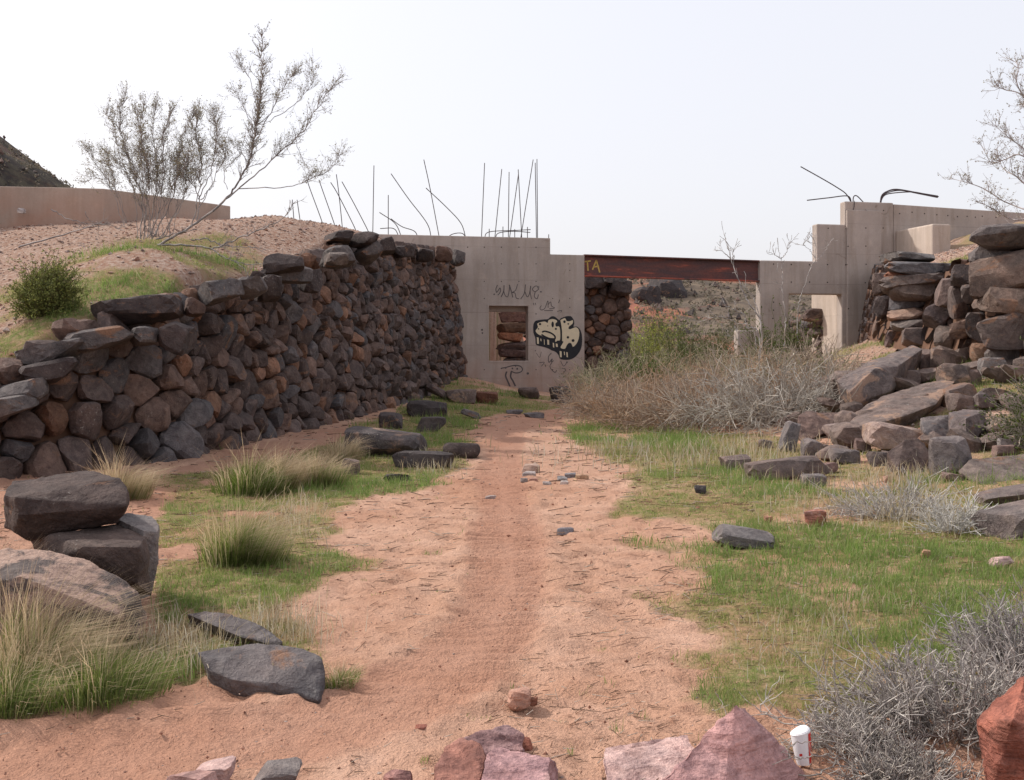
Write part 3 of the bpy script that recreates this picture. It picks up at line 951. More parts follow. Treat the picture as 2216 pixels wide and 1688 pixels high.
for st in ([(598, 130), (750, 215), (860, 280), (930, 330), (968, 395)], [(645, 376), (800, 358), (940, 345), (970, 395)], [(980, 395), (985, 350), (1010, 345), (1060, 395)], [(1178, 395), (1190, 340), (1230, 310), (1300, 295), (1450, 320), (1605, 350)],
           [(1182, 395), (1200, 335), (1250, 305), (1320, 300), (1460, 322), (1600, 345)], [(1184, 395), (1196, 345), (1240, 318), (1330, 304), (1460, 328), (1598, 356)], [(1180, 395), (1205, 345), (1260, 325), (1400, 315), (1480, 325), (1590, 352)]):
    rod(z5(st), portal, r=0.022)
rod(z5([(968, 385), (966, 430), (950, 470), (938, 492)]), portal, r=0.014, out=0.03)

# wing block beside the portal
B0 = np.array([(2018 - CX) / F * 38.8, 38.8])
bd = -FN[:2] * 2.45
br = FU[:2] * 0.80
zt, zb = CAMZ + (HY - 484) / F * 38.8, CAMZ + (HY - 575) / F * 38.8
blk = MB()
pl = [B0, B0 + br, B0 + br + bd, B0 + bd]
blk.v = [(p[0] - B0[0], p[1] - B0[1], z) for z in (0, zt - zb + 0.4) for p in pl]
blk.f = [(3, 2, 1, 0), (4, 5, 6, 7), (0, 1, 5, 4), (1, 2, 6, 5), (2, 3, 7, 6), (3, 0, 4, 7)]
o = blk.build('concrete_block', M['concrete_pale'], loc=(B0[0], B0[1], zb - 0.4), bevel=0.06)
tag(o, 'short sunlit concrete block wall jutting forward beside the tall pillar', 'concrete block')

# steel girder
girder = thing('steel_beam', 'rust red steel beam bridging the gap between the concrete walls', 'beam', FM @ Vector(((T(1265) + T(1645)) / 2, -.2, fz(1450, 600))))
ua, ub = T(1265) + 0.004, T(1645) - 0.004
za, zb_ = fz(1265, 550), fz(1645, 563)
ha = fz(1265, 550) - fz(1265, 598)
def sbox(u0, u1, o0, o1, d0, d1):
    m = MB()
    c = []
    for dz in (d0, d1):
        for u, o_ in ((u0, o0), (u1, o0), (u1, o1), (u0, o1)):
            z = za + (zb_ - za) * (u - ua) / (ub - ua) - ha + dz
            c.append(tuple(FM @ Vector((u, o_, z))))
    m.v = c
    m.f = [(0, 3, 2, 1), (4, 5, 6, 7), (0, 1, 5, 4), (1, 2, 6, 5), (2, 3, 7, 6), (3, 0, 4, 7)]
    return m
child_of(sbox(ua, ub, -0.37, -0.03, 0.0, 0.05).build('bottom_flange', M['beam_red'], bevel=.006), girder)
child_of(sbox(ua, ub, -0.37, -0.03, ha - 0.05, ha).build('top_flange', M['beam'], bevel=.006), girder)
child_of(sbox(ua, ub, -0.215, -0.185, 0.05, ha - 0.05).build('web', M['beam']), girder)
mb = MB()
q4 = lambda pts: [(1220 + a * .2262, 480 + b * .2262) for a, b in pts]
for st in ([(213, 378), (272, 370)], [(238, 374), (246, 465)], [(288, 455), (326, 362)], [(324, 362), (358, 482)], [(302, 428), (350, 420)]):
    mb = MB()
    ribbon(mb, q4(st), 3.2, -0.180)
    child_of(mb.build('painted_letter_stroke', M['yellow_paint']), girder)

under(girder, next(c_ for c_ in girder.children if c_.name.startswith('web')), 'painted')
under(portal, next(c_ for c_ in portal.children if c_.name.startswith('frame')), 'tie_hole_shade')

# long concrete wall on the left bank
pts = [(-140, 401, 21.6), (0, 403, 22.5), (150, 406, 22.9), (225, 408, 23.1), (262, 413, 23.6), (300, 418, 24.1), (400, 432, 25.1), (499, 446, 26.0)]
front, top = [], []
for px, py, Y in pts:
    p = P(px, py, Y)
    front.append(p[:2]); top.append(p[2])
front = np.array(front)
tang = np.gradient(front, axis=0)
nb = np.stack([-tang[:, 1], tang[:, 0]], 1)
nb /= np.linalg.norm(nb, axis=1, keepdims=True)
back = front + nb * 0.35
n = len(pts)
mb = MB()
mb.v = [(front[i][0], front[i][1], 3.3) for i in range(n)] + [(front[i][0], front[i][1], top[i]) for i in range(n)] + [(back[i][0], back[i][1], top[i]) for i in range(n)] + [(back[i][0], back[i][1], 3.3) for i in range(n)]
for i in range(n - 1):
    for a in range(3):
        mb.f.append((a * n + i, a * n + i + 1, (a + 1) * n + i + 1, (a + 1) * n + i))
mb.f += [(n - 1, 4 * n - 1, 3 * n - 1, 2 * n - 1), (0, n, 2 * n, 3 * n)]
mb.v = [(a + 9.0, b - 23.5, c - 4.4) for a, b, c in mb.v]
o = mb.build('concrete_bank_wall', M['concrete_red'], loc=(-9.0, 23.5, 4.4), bevel=0.02)
tag(o, 'long soil stained concrete wall on the left bank behind the tall bush', 'concrete wall')
# ------------------------------------------------------------------ stones
_bm = bmesh.new()
ICO = {}
for s in (2, 3, 4):
    _bm.clear()
    bmesh.ops.create_icosphere(_bm, subdivisions=s, radius=1.0)
    _bm.verts.ensure_lookup_table()
    ICO[s] = (np.array([v.co[:] for v in _bm.verts]), np.array([[v.index for v in f.verts] for f in _bm.faces]))
_bm.free()

def rock_verts(dims, seed, facets=13, rough=0.05, sq=7.0, sub=3, cut=(0.62, 0.92)):
    r = np.random.default_rng(seed)
    d = ICO[sub][0]
    p = d / (np.abs(d) ** sq).sum(1, keepdims=True) ** (1 / sq)
    p = p * (1 + 0.10 * (fbm3(d * 1.3 + seed * 3.1, 2, seed) - .5)[:, None])
    p = p * 0.5
    for i in range(facets):
        n = r.normal(size=3)
        n /= np.linalg.norm(n)
        if i % 3 == 0:                              # some breaks follow the joints of the rock
            ax = r.integers(3)
            n = n * 0.30
            n[ax] += r.choice([-1, 1])
            n /= np.linalg.norm(n)
        s = p @ n
        off = s.max() * r.uniform(*cut)
        over = np.maximum(s - off, 0)
        p = p - over[:, None] * n * 0.985
    p = p - (p.max(0) + p.min(0)) / 2
    p = p / (p.max(0) - p.min(0))
    dims = np.asarray(dims, float)
    p = p * dims
    m = dims.min()
    q = p / m
    amp = rough * m
    dn = p / (np.linalg.norm(p, axis=1, keepdims=True) + 1e-9)
    p = p + dn * ((fbm3(q * 2.2 + seed * 7.7, 3, seed + 5) - .5) * amp * 1.6 + (fbm3(q * 7 + seed, 2, seed + 9) - .5) * amp * 0.6)[:, None]
    return p

def stone_col(r, kind='basalt'):
    if kind == 'basalt':
        t = r.random()
        if t < 0.07: c = np.array([0.20, 0.118, 0.080])
        elif t < 0.30: c = np.array([0.140, 0.100, 0.083])
        elif t < 0.40: c = np.array([0.105, 0.100, 0.102])
        else: c = np.array([0.102, 0.081, 0.074])
        return c * r.uniform(0.85, 1.45)
    return np.array(kind) * r.uniform(0.9, 1.1)

def rot(roll=0, yaw=0, pitch=0):
    """roll: clockwise in the picture, yaw: about the vertical, pitch: top leaning back"""
    return np.array((Matrix.Rotation(R(yaw), 3, 'Z') @ Matrix.Rotation(R(roll), 3, 'Y') @ Matrix.Rotation(R(-pitch), 3, 'X')))

def rock(name, dims, seed, mat, col, center, rm=None, parent=None, **kw):
    v = rock_verts(dims, seed, **kw)
    if rm is not None:
        v = v @ rm.T
    sub = kw.get('sub', 3)
    me = mesh_np(name, v, ICO[sub][1], col, True, R(20))
    return link(name, me, mat, parent, tuple(center))

def boulder(name, label, box, cat='boulder', Y=None, depth=0.8, roll=0, yaw=0, pitch=0, mat='basalt', col='basalt', seed=0, group=None, sink=0.06, dimscale=1.0, **kw):
    """a loose rock whose outline fills the photo box; it stands on the ground unless Y says how far it lies"""
    x0, y0, x1, y1 = box
    r = np.random.default_rng(seed + 500)
    if Y is None:
        g = G((x0 + x1) / 2, y1 - 2)
        Y = g[1]
    w, h = (x1 - x0) / F * Y, (y1 - y0) / F * Y
    d = depth * max(min(w, h * 2.2), h)
    c = P((x0 + x1) / 2, (y0 + y1) / 2, Y)
    c = c * 1.0
    Yc = Y + d * 0.30
    c = P((x0 + x1) / 2, (y0 + y1) / 2, Yc)
    w, h = (x1 - x0) / F * Yc, (y1 - y0) / F * Yc
    # dims in the rock's own axes so that the tilted rock fills the box
    a = abs(math.sin(R(roll)))
    b = math.cos(R(roll))
    lw = (w - h * a) / max(b * b - a * a, .35) if a > 0.05 else w
    lh = (h - w * a) / max(b * b - a * a, .35) if a > 0.05 else h
    lw, lh = max(lw, 0.5 * w), max(lh, 0.42 * h)
    c[2] -= sink * h * 0.5
    cc = stone_col(r, col)
    o = rock(name, (lw * dimscale, d, lh * (1 + sink)), seed, M[mat], cc, c, rot(roll, yaw, pitch), **kw)
    tag(o, label, cat, group)
    return o

# ---- dry stone walls: irregular stones packed on a battered face
def clip(poly, nx_, ny_, c):
    out = []
    for i in range(len(poly)):
        a, b = poly[i], poly[(i + 1) % len(poly)]
        da, db = a[0] * nx_ + a[1] * ny_ - c, b[0] * nx_ + b[1] * ny_ - c
        if da <= 0: out.append(a)
        if (da < 0) != (db < 0) and da != db:
            t = da / (da - db)
            out.append((a[0] + (b[0] - a[0]) * t, a[1] + (b[1] - a[1]) * t))
    return out

def pack(length, height_at, rad, seed):
    """seeds on the unrolled face, packed with varying spacing -> [(u, v, polygon)]"""
    r = np.random.default_rng(seed)
    pts = []
    hmax = max(height_at(u) for u in np.linspace(0, length, 60))
    tries = int(length * hmax * 60)
    cell = {}
    for _ in range(tries):
        u, v = r.uniform(0, length), r.uniform(0, hmax)
        if v > height_at(u): continue
        q = rad(u, v) * r.choice([0.62, 0.85, 1.0, 1.0, 1.25])
        ok = True
        ci, cj = int(u / 1.0), int(v / 1.0)
        for a in (-1, 0, 1):
            for b in (-1, 0, 1):
                for (pu, pv, pq) in cell.get((ci + a, cj + b), ()):
                    if ((pu - u) / 1.0) ** 2 + ((pv - v) * 1.22) ** 2 < ((pq + q) * 0.86) ** 2:
                        ok = False
                        break
                if not ok: break
            if not ok: break
        if ok:
            cell.setdefault((ci, cj), []).append((u, v, q))
            pts.append((u, v, q))
    A = np.array(pts)
    res = []
    for i, (u, v, q) in enumerate(pts):
        B = q * 2.4
        poly = [(u - B, v - B), (u + B, v - B), (u + B, v + B), (u - B, v + B)]
        d2 = (A[:, 0] - u) ** 2 + (A[:, 1] - v) ** 2
        for j in np.argsort(d2)[1:22]:
            uj, vj, qj = pts[j]
            nx_, ny_ = uj - u, (vj - v) * 1.22 ** 2
            L2 = (uj - u) ** 2 + ((vj - v) * 1.22) ** 2
            wgt = (q * q - qj * qj) * 0.9
            k = 0.5 * (L2 + wgt)
            k = min(max(k, 0.22 * L2), 0.78 * L2)
            c = k + u * nx_ + v * ny_
            poly = clip(poly, nx_, ny_, c)
            if len(poly) < 3: break
        top = height_at(u)
        if len(poly) >= 3:
            poly = clip(poly, 0, 1, top + 0.12)
            poly = clip(poly, 0, -1, 0.12)
        if len(poly) >= 3:
            res.append((u, v, poly))
    return res

def stone_from_poly(poly, r, gap, proud, M_=14):
    c = np.mean(poly, 0)
    P_ = np.array(poly) - c
    ang = np.arange(M_) * 2 * math.pi / M_
    rad = np.full(M_, 1e9)
    n = len(P_)
    for i in range(n):
        a, b = P_[i], P_[(i + 1) % n]
        e = b - a
        for k, t in enumerate(ang):
            d = (math.cos(t), math.sin(t))
            den = d[0] * e[1] - d[1] * e[0]
            if abs(den) < 1e-9: continue
            s = (a[0] * e[1] - a[1] * e[0]) / den
            w = (a[0] * d[1] - a[1] * d[0]) / den
            if s > 0 and -1e-6 <= w <= 1 + 1e-6:
                rad[k] = min(rad[k], s)
    rad = np.where(rad > 5, 0.2, rad)
    sm = (np.roll(rad, 1) + np.roll(rad, -1) + 2 * rad) / 4
    rad = 0.45 * rad + 0.55 * np.minimum(sm, rad * 1.05)
    size = rad.mean()
    rad = np.maximum(rad - gap, 0.03)
    prof = [(0.86, -0.55), (1.0, -0.10), (1.0, 0.34), (0.95, 0.78), (0.80, 0.97), (0.42, 1.0)]
    ta, tb = r.normal(0, 0.26, 2)
    V = []
    for s, dd in prof:
        x = np.cos(ang) * rad * s
        y = np.sin(ang) * rad * s
        z = dd * proud + (ta * x + tb * y) * max(0, dd)
        V.append(np.stack([x, y, z], 1))
    V = np.vstack(V + [np.array([[0, 0, 1.03 * proud]])])
    for i in range(r.integers(3, 6)):                # broken faces
        nrm = np.array([r.normal(0, .75), r.normal(0, .75), 1.0])
        nrm /= np.linalg.norm(nrm)
        s = V @ nrm
        over = np.maximum(s - s.max() * r.uniform(0.55, 0.90), 0)
        V = V - over[:, None] * nrm * 0.98
    sd = int(r.integers(1, 9999))
    V = V + (np.stack([fbm3(V / size * 1.8 + sd, 2, sd + a) for a in range(3)], 1) - .5) * size * 0.16
    Fc = []
    K = len(prof)
    for a in range(K - 1):
        for k in range(M_):
            k2 = (k + 1) % M_
            Fc.append((a * M_ + k, a * M_ + k2, (a + 1) * M_ + k2))
            Fc.append((a * M_ + k, (a + 1) * M_ + k2, (a + 1) * M_ + k))
    for k in range(M_):
        Fc.append(((K - 1) * M_ + k, (K - 1) * M_ + (k + 1) % M_, K * M_))
    return c, V, np.array(Fc), size

class Face:
    """battered face between a base line and a top line"""
    def __init__(self, base, top, n=200):
        self.b, self.t = np.array(base, float), np.array(top, float)
        d = np.r_[0, np.cumsum(np.linalg.norm(np.diff(self.b[:, :2], axis=0), axis=1))]
        self.d, self.L = d, d[-1]
    def at(self, u):
        f = lambda A: np.array([np.interp(u, self.d, A[:, k]) for k in range(3)])
        return f(self.b), f(self.t)
    def h(self, u):
        b, t = self.at(u)
        return np.linalg.norm(t - b)
    def frame(self, u, v):
        b, t = self.at(u)
        b2, _ = self.at(min(u + .25, self.L))
        b1, _ = self.at(max(u - .25, 0))
        ud = b2 - b1
        ud[2] = 0
        ud /= np.linalg.norm(ud)
        vd = (t - b) / np.linalg.norm(t - b)
        nn = np.cross(ud, vd)
        nn /= np.linalg.norm(nn)
        return b + vd * v, ud, vd, nn

def stone_wall(face, root, rad, seed, proud=(0.10, 0.26), gap=0.018, limit=300, flip=1, cols=None, inset=0.10):
    r = np.random.default_rng(seed)
    cells = pack(face.L, face.h, rad, seed)
    items = []
    for (u, v, poly) in cells:
        c, V, Fc, size = stone_from_poly(poly, r, gap * r.uniform(0.5, 1.6), r.uniform(*proud) * (0.6 + min(1.2, 0.9)))
        o, ud, vd, nn = face.frame(c[0], c[1])
        nn = nn * flip
        Wd = V[:, :1] * ud + V[:, 1:2] * vd + V[:, 2:3] * nn
        if flip < 0:
            Fc = Fc[:, ::-1]
        col = stone_col(r) if cols is None else cols(r)
        items.append((size / max(o[1], 1), o, Wd, Fc, col))
    items.sort(key=lambda q: -q[0])
    for sz, o, Wd, Fc, col in items[:limit]:
        me = mesh_np('stone', Wd, Fc, col, True, R(26))
        s = link('stone', me, M['basalt'], root, tuple(o - np.array(root.location)))
    if len(items) > limit:
        Vs, Fs, Cs, k = [], [], [], 0
        for sz, o, Wd, Fc, col in items[limit:]:
            Vs.append(Wd + o - np.array(root.location)); Fs.append(Fc + k); Cs.append(np.tile(col, (len(Wd), 1)))
            k += len(Wd)
        me = mesh_np('distant_stones', np.vstack(Vs), np.vstack(Fs), np.vstack(Cs), True, R(26))
        tag(link('distant_stones', me, M['basalt'], root), kind='stuff')
    # packed fill behind the stones
    mb = MB()
    us_ = np.linspace(0, face.L, 60)
    for a, b in zip(us_[:-1], us_[1:]):
        q = []
        for u, top in ((a, 0), (b, 0), (b, 1), (a, 1)):
            o, ud, vd, nn = face.frame(u, (face.h(u) - 0.08) if top else -0.1)
            q.append(o - nn * flip * inset - np.array(root.location))
        mb.poly(q if flip > 0 else q[::-1])
    mb.build('packed_fill', M['core'], root)
    return items

# left retaining wall
base = [(*LW[i], LW_BASE[i] - 0.05) for i in range(1, 10)]
top = []
for i in range(1, 10):
    b = np.array(LW[i], float)
    a0, a1 = np.array(LW[max(i - 1, 1)], float), np.array(LW[min(i + 1, 9)], float)
    t_ = (a1 - a0) / np.linalg.norm(a1 - a0)
    nl = np.array([-t_[1], t_[0]])
    hgt = LW_TOP[i] - LW_BASE[i]
    top.append((*(b + nl * 0.13 * hgt), LW_TOP[i]))
wallL = thing('dry_stone_wall', 'long dry stone retaining wall of dark basalt rocks along the left bank', 'stone wall', (*LW[5], 0.1))
faceL = Face(base, top)
stone_wall(faceL, wallL, lambda u, v: 0.225 + 0.035 * math.sin(u * 1.7 + v * 2.1) - 0.028 * min(1, max(0, (u - 9) / 10)) + 0.06 * max(0, 1 - u / 9), 5, limit=265, proud=(0.07, 0.19), gap=.012)

def cap(box, root, Y, depth, roll=0, yaw=0, pitch=0, seed=0, col=None, mat='basalt', **kw):
    x0, y0, x1, y1 = box
    c = P((x0 + x1) / 2, (y0 + y1) / 2, Y + depth * 0.35)
    w, h = (x1 - x0) / F * (Y + depth * .3), (y1 - y0) / F * (Y + depth * .3)
    r = np.random.default_rng(seed + 900)
    kw.setdefault('sub', 3)
    return rock('stone', (w, depth, h), seed, M[mat], stone_col(r) if col is None else np.array(col), c - np.array(root.location), rot(roll, yaw, pitch), root, **kw)

GREY = (0.135, 0.125, 0.122)
DARK = (0.078, 0.066, 0.064)
caps = [  # top course, slabs lying back into the bank
    ((-40, 850, 85, 905), 11.5, 1.0, -14, 20, 0, GREY), ((-10, 815, 110, 880), 11.9, 1.0, -14, 20, 0, GREY), ((40, 772, 180, 835), 12.3, 1.0, -14, 22, 0, DARK), ((30, 735, 190, 790), 12.6, 1.1, -12, 24, 4, GREY),
    ((130, 705, 290, 765), 13.0, 1.0, -14, 22, 4, GREY), ((190, 640, 405, 708), 13.7, 0.9, 0, 12, 8, DARK), ((275, 703, 355, 752), 13.4, 0.7, -4, 20, 4, GREY), ((340, 690, 430, 770), 13.5, 0.6, 20, 10, 0, DARK),
    ((395, 640, 450, 690), 14.2, .6, 0, 10, 0, (0.13, .09, .075)), ((420, 600, 548, 660), 15.2, 0.9, -16, 25, 6, GREY), ((505, 592, 590, 650), 15.8, 0.9, -10, 25, 0, GREY), ((545, 590, 615, 660), 16.4, .8, 0, 30, 0, DARK),
    ((555, 545, 670, 600), 17.6, 1.0, -5, 20, 4, DARK), ((560, 570, 690, 615), 18.0, .9, 6, 20, 0, GREY), ((640, 575, 700, 640), 19.0, .8, 0, 20, 0, DARK), ((690, 530, 770, 585), 20.6, 1.0, -8, 25, 4, GREY), ((700, 498, 768, 530), 23.2, 1.0, 4, 20, 4, DARK),
    ((695, 545, 760, 580), 20.2, .8, 0, 20, 2, (0.19, .165, .15)), ((765, 498, 812, 540), 23.4, .9, 0, 30, 0, DARK), ((768, 515, 830, 575), 23.6, .8, 30, 20, 0, GREY), ((810, 510, 860, 555), 25.4, .8, -8, 20, 0, DARK), ((845, 528, 905, 562), 28.0, .8, 0, 10, 0, DARK),
    ((895, 532, 945, 570), 30.4, .8, 0, 10, 0, DARK), ((935, 530, 985, 570), 32.8, .8, 0, 10, 0, (0.15, .1, .08)), ((972, 534, 1012, 580), 35.6, .9, 0, 10, 0, GREY)]
for i, (box, Y, dp, ro, ya, pi_, col) in enumerate(caps):
    x0, y0, x1, y1 = box
    k_ = 0.07 if x0 < 200 else 0.12
    box = (x0 + k_ * (x1 - x0), y0 + .10 * (y1 - y0), x1 - k_ * (x1 - x0), y1 - .08 * (y1 - y0))
    cap(box, wallL, Y + .15, dp, ro + random.uniform(-6, 6), ya + random.uniform(-12, 12), pi_, 40 + i, col)

# stone walls behind the bridge line
def back_wall(name, label, b0, b1, z0, z1, seed, rad, end=True):
    b0, b1 = np.array(b0, float), np.array(b1, float)
    root = thing(name, label, 'stone wall', (*(b0 + b1) / 2, z0))
    d = (b1 - b0) / np.linalg.norm(b1 - b0)
    nl = np.array([-d[1], d[0]])
    pb = [(*b0, z0), (*b1, z0)]
    pt = [(*(b0 + nl * .25), z1), (*(b1 + nl * .25), z1)]
    if end:
        pb.append((*(b1 + nl * 3.0), z0)); pt.append((*(b1 + nl * 2.8 - d * .15), z1))
    stone_wall(Face(pb, pt), root, lambda u, v: rad, seed, proud=(0.07, 0.16), gap=.010, limit=300)
    return root
a = P(1150, 700, 43.0); b = P(1360, 700, 43.6)
wb = back_wall('dry_stone_wall', 'dark stone wall end standing behind the graffiti wall under the beam', a[:2], b[:2], -0.2, CAMZ + (HY - 606) / F * 43.3, 21, 0.27)
for i, bx in enumerate(((1262, 592, 1310, 625), (1300, 598, 1352, 615), (1318, 605, 1366, 640))):
    cap(bx, wb, 43.1, 0.9, 0, 10, 0, 70 + i, DARK if i != 1 else GREY)
a = P(1690, 700, 46.5); b = P(1762, 700, 43.6)
wr = back_wall('dry_stone_wall', 'low stone wall seen through the doorway of the concrete frame', a[:2], b[:2], -0.2, CAMZ + (HY - 695) / F * 44, 22, 0.24, False)
for i, bx in enumerate(((1735, 668, 1795, 700), (1755, 690, 1798, 712), (1756, 706, 1798, 732), (1760, 730, 1804, 755), (1756, 752, 1806, 790))):
    cap(bx, wr, 42.3, 0.9, 3, 5, 0, 80 + i, (0.13, .10, .09), mat='basalt' if i % 2 else 'basalt_caliche')
# courses stacked inside the window
ws = thing('stacked_stone_pier', 'pier of flat reddish stones stacked behind the square window', 'stone pier', tuple(P(1112, 790, 40.6)))
for i, (bx, col) in enumerate((((1078, 672, 1150, 699), (.20, .12, .10)), ((1075, 699, 1150, 721), (.28, .20, .15)), ((1077, 719, 1130, 741), (.48, .25, .16)), ((1074, 739, 1150, 757), (.18, .14, .13)), ((1078, 755, 1150, 774), (.18, .13, .12)), ((1080, 772, 1155, 796), (.13, .10, .09)), ((1080, 794, 1155, 826), (.11, .09, .08)), ((1080, 824, 1155, 862), (.11, .09, .08)))):
    cap(bx, ws, 40.0, 1.0, 1 - 2 * (i % 2), 8, 0, 95 + i, col, mat='basalt')

# right retaining wall, partly fallen
wallR = thing('dry_stone_wall', 'collapsing dry stone wall of large slabs on the right bank', 'stone wall', (10.0, 24.5, 1.4))
rb = [(13.6, 40.0, 0.9), (12.0, 34.8, 1.5), (10.45, 29.5, 1.7), (9.98, 24.5, 1.3), (9.88, 21.3, 1.05), (10.9, 18.3, 1.15), (13.2, 15.4, 1.3)]
rt = [(14.3, 39.8, 4.9), (12.8, 34.6, 4.4), (11.2, 29.7, 4.1), (10.75, 24.6, 3.6), (10.6, 21.6, 3.9), (11.5, 18.9, 3.8), (13.7, 16.2, 3.6)]
stone_wall(Face(rb, rt), wallR, lambda u, v: 0.30 if u > 10 else 0.26, 6, proud=(0.14, 0.34), limit=235, flip=-1,
           cols=lambda r: (np.array([.15, .115, .10]) if r.random() < .6 else np.array([.11, .10, .10]) if r.random() < .6 else np.array([.22, .14, .105])) * r.uniform(.62, 1.05), inset=0.16)
RY = lambda px: float(np.interp(px, [1870, 1900, 1950, 2000, 2060, 2113, 2216], [31, 29.6, 27, 25, 23, 21.4, 19.4]))
big = [  # (box, depth, roll, colour, caliche)
    ((2110, 490, 2260, 540), 1.2, 3, GREY, 0), ((2104, 522, 2200, 585), 1.0, 18, GREY, 0), ((2060, 576, 2125, 622), 1.0, 10, DARK, 0), ((2108, 548, 2250, 640), 1.2, -6, (.16, .125, .105), 0), ((2120, 618, 2260, 684), 1.2, 4, (.15, .115, .095), 0),
    ((2126, 674, 2250, 756), 1.2, -2, (.12, .10, .092), 0), ((2094, 676, 2133, 744), .8, 0, (.11, .095, .09), 0), ((2060, 688, 2101, 736), .8, 0, (.18, .13, .105), 1), ((2054, 618, 2090, 690), .8, 6, (.13, .105, .095), 0), ((2084, 615, 2128, 658), .8, 0, (.13, .11, .10), 0),
    ((2028, 600, 2066, 666), .9, 4, (.14, .11, .10), 0), ((2001, 660, 2059, 714), .9, 10, (.10, .08, .078), 0), ((1954, 708, 2026, 755), 1.0, -4, (.135, .11, .10), 0), ((2022, 702, 2068, 758), .9, 4, (.14, .115, .10), 0), ((2100, 742, 2142, 794), .8, 0, (.24, .15, .10), 1),
    ((2132, 750, 2200, 786), .8, -3, (.13, .115, .108), 0), ((2052, 750, 2101, 815), .8, 0, (.17, .14, .12), 1), ((1912, 548, 2014, 570), 1.5, 3, (.16, .155, .15), 0), ((1912, 566, 2050, 597), 1.6, 3, (.125, .125, .13), 0), ((1912, 582, 2029, 608), 1.4, -5, (.25, .125, .085), 0),
    ((1912, 596, 2050, 630), 1.6, -3, (.14, .12, .11), 0), ((1930, 614, 2032, 654), 1.4, -3, (.14, .115, .10), 0), ((1924, 632, 2008, 680), 1.3, 8, (.105, .102, .108), 0), ((1930, 669, 2014, 698), 1.4, 2, (.33, .24, .19), 1), ((1930, 690, 2023, 719), 1.4, 2, (.15, .135, .125), 0),
    ((1915, 714, 1958, 758), .9, -6, (.13, .10, .095), 0), ((1873, 732, 1919, 788), .9, -10, (.20, .14, .105), 1), ((1888, 686, 1919, 737), .8, 4, (.15, .11, .09), 0), ((2195, 770, 2260, 830), .9, 0, (.13, .11, .1), 0), ((1895, 640, 1930, 690), .9, 4, DARK, 0), ((1892, 590, 1920, 640), .9, 4, (.15, .12, .105), 0)]
for i, (bx, dp, ro, col, cal) in enumerate(big):
    cap(bx, wallR, RY((bx[0] + bx[2]) / 2) - 0.55, dp, ro + random.uniform(-7, 7), -22 + random.uniform(-14, 14), random.uniform(-6, 6), 140 + i, tuple(v * 1.15 for v in col), 'basalt_caliche' if cal else 'basalt', facets=11)
# ------------------------------------------------------------------ loose rocks
PINK = (0.50, 0.31, 0.295)
PALE = (0.56, 0.41, 0.375)
REDR = (0.34, 0.135, 0.095)
BRN = (0.150, 0.115, 0.100)
GRY = (0.150, 0.140, 0.138)

def hull_rock(name, label, pts, mat, col, cat='boulder', seed=1, rough=0.014, group=None):
    """an angular rock: hull of given corners, refined and roughened"""
    pts = np.array(pts, float)
    org = np.array([pts[:, 0].mean(), pts[:, 1].mean(), pts[:, 2].min()])
    size = np.ptp(pts, axis=0).max()
    res = max(0.018, size / 40)
    fs = 0.55 / max(size, .3)
    bm = bmesh.new()
    for p in pts - org:
        bm.verts.new(p)
    bmesh.ops.convex_hull(bm, input=bm.verts)
    bmesh.ops.triangulate(bm, faces=bm.faces)
    for _ in range(6):
        es = [e for e in bm.edges if e.calc_length() > res]
        if not es: break
        bmesh.ops.subdivide_edges(bm, edges=es, cuts=1)
        bmesh.ops.triangulate(bm, faces=[f for f in bm.faces if len(f.verts) > 3])
    for _ in range(1):
        bmesh.ops.smooth_vert(bm, verts=bm.verts, factor=0.5, use_axis_x=True, use_axis_y=True, use_axis_z=True)
    bmesh.ops.recalc_face_normals(bm, faces=bm.faces)
    bm.normal_update()
    V = np.array([v.co[:] for v in bm.verts])
    N = np.array([v.normal[:] for v in bm.verts])
    lay = sstep(.45, .55, vn2((V[:, 2] * 14 + V[:, 0] * 3) * fs, (V[:, 1] * 2) * fs + seed, seed + 3))
    V = V + N * ((fbm3(V * 9 * fs + seed, 4, seed) - .5) * rough * 3 / fs ** .7 + (fbm3(V * 34 * fs + seed, 2, seed + 4) - .5) * rough / fs ** .7 + (lay - .5) * rough * .6)[:, None]
    for v, c in zip(bm.verts, V):
        v.co = c
    me = bpy.data.meshes.new(name)
    bm.to_mesh(me)
    bm.free()
    at = me.color_attributes.new('Col', 'FLOAT_COLOR', 'POINT')
    at.data.foreach_set('color', np.tile([*col, 1.0], (len(me.vertices), 1)).astype(np.float32).ravel())
    me.polygons.foreach_set('use_smooth', np.ones(len(me.polygons), bool))
    me.set_sharp_from_angle(angle=R(30))
    o = link(name, me, M[mat], None, tuple(org))
    return tag(o, label, cat, group)

def pz(lst):
    """corners given by photo pixel and height above the wash floor"""
    return [P(a, b, (CAMZ - c) * F / (b - HY)) for a, b, c in lst]
def pp(lst):
    return [P(a, b, c) for a, b, c in lst]

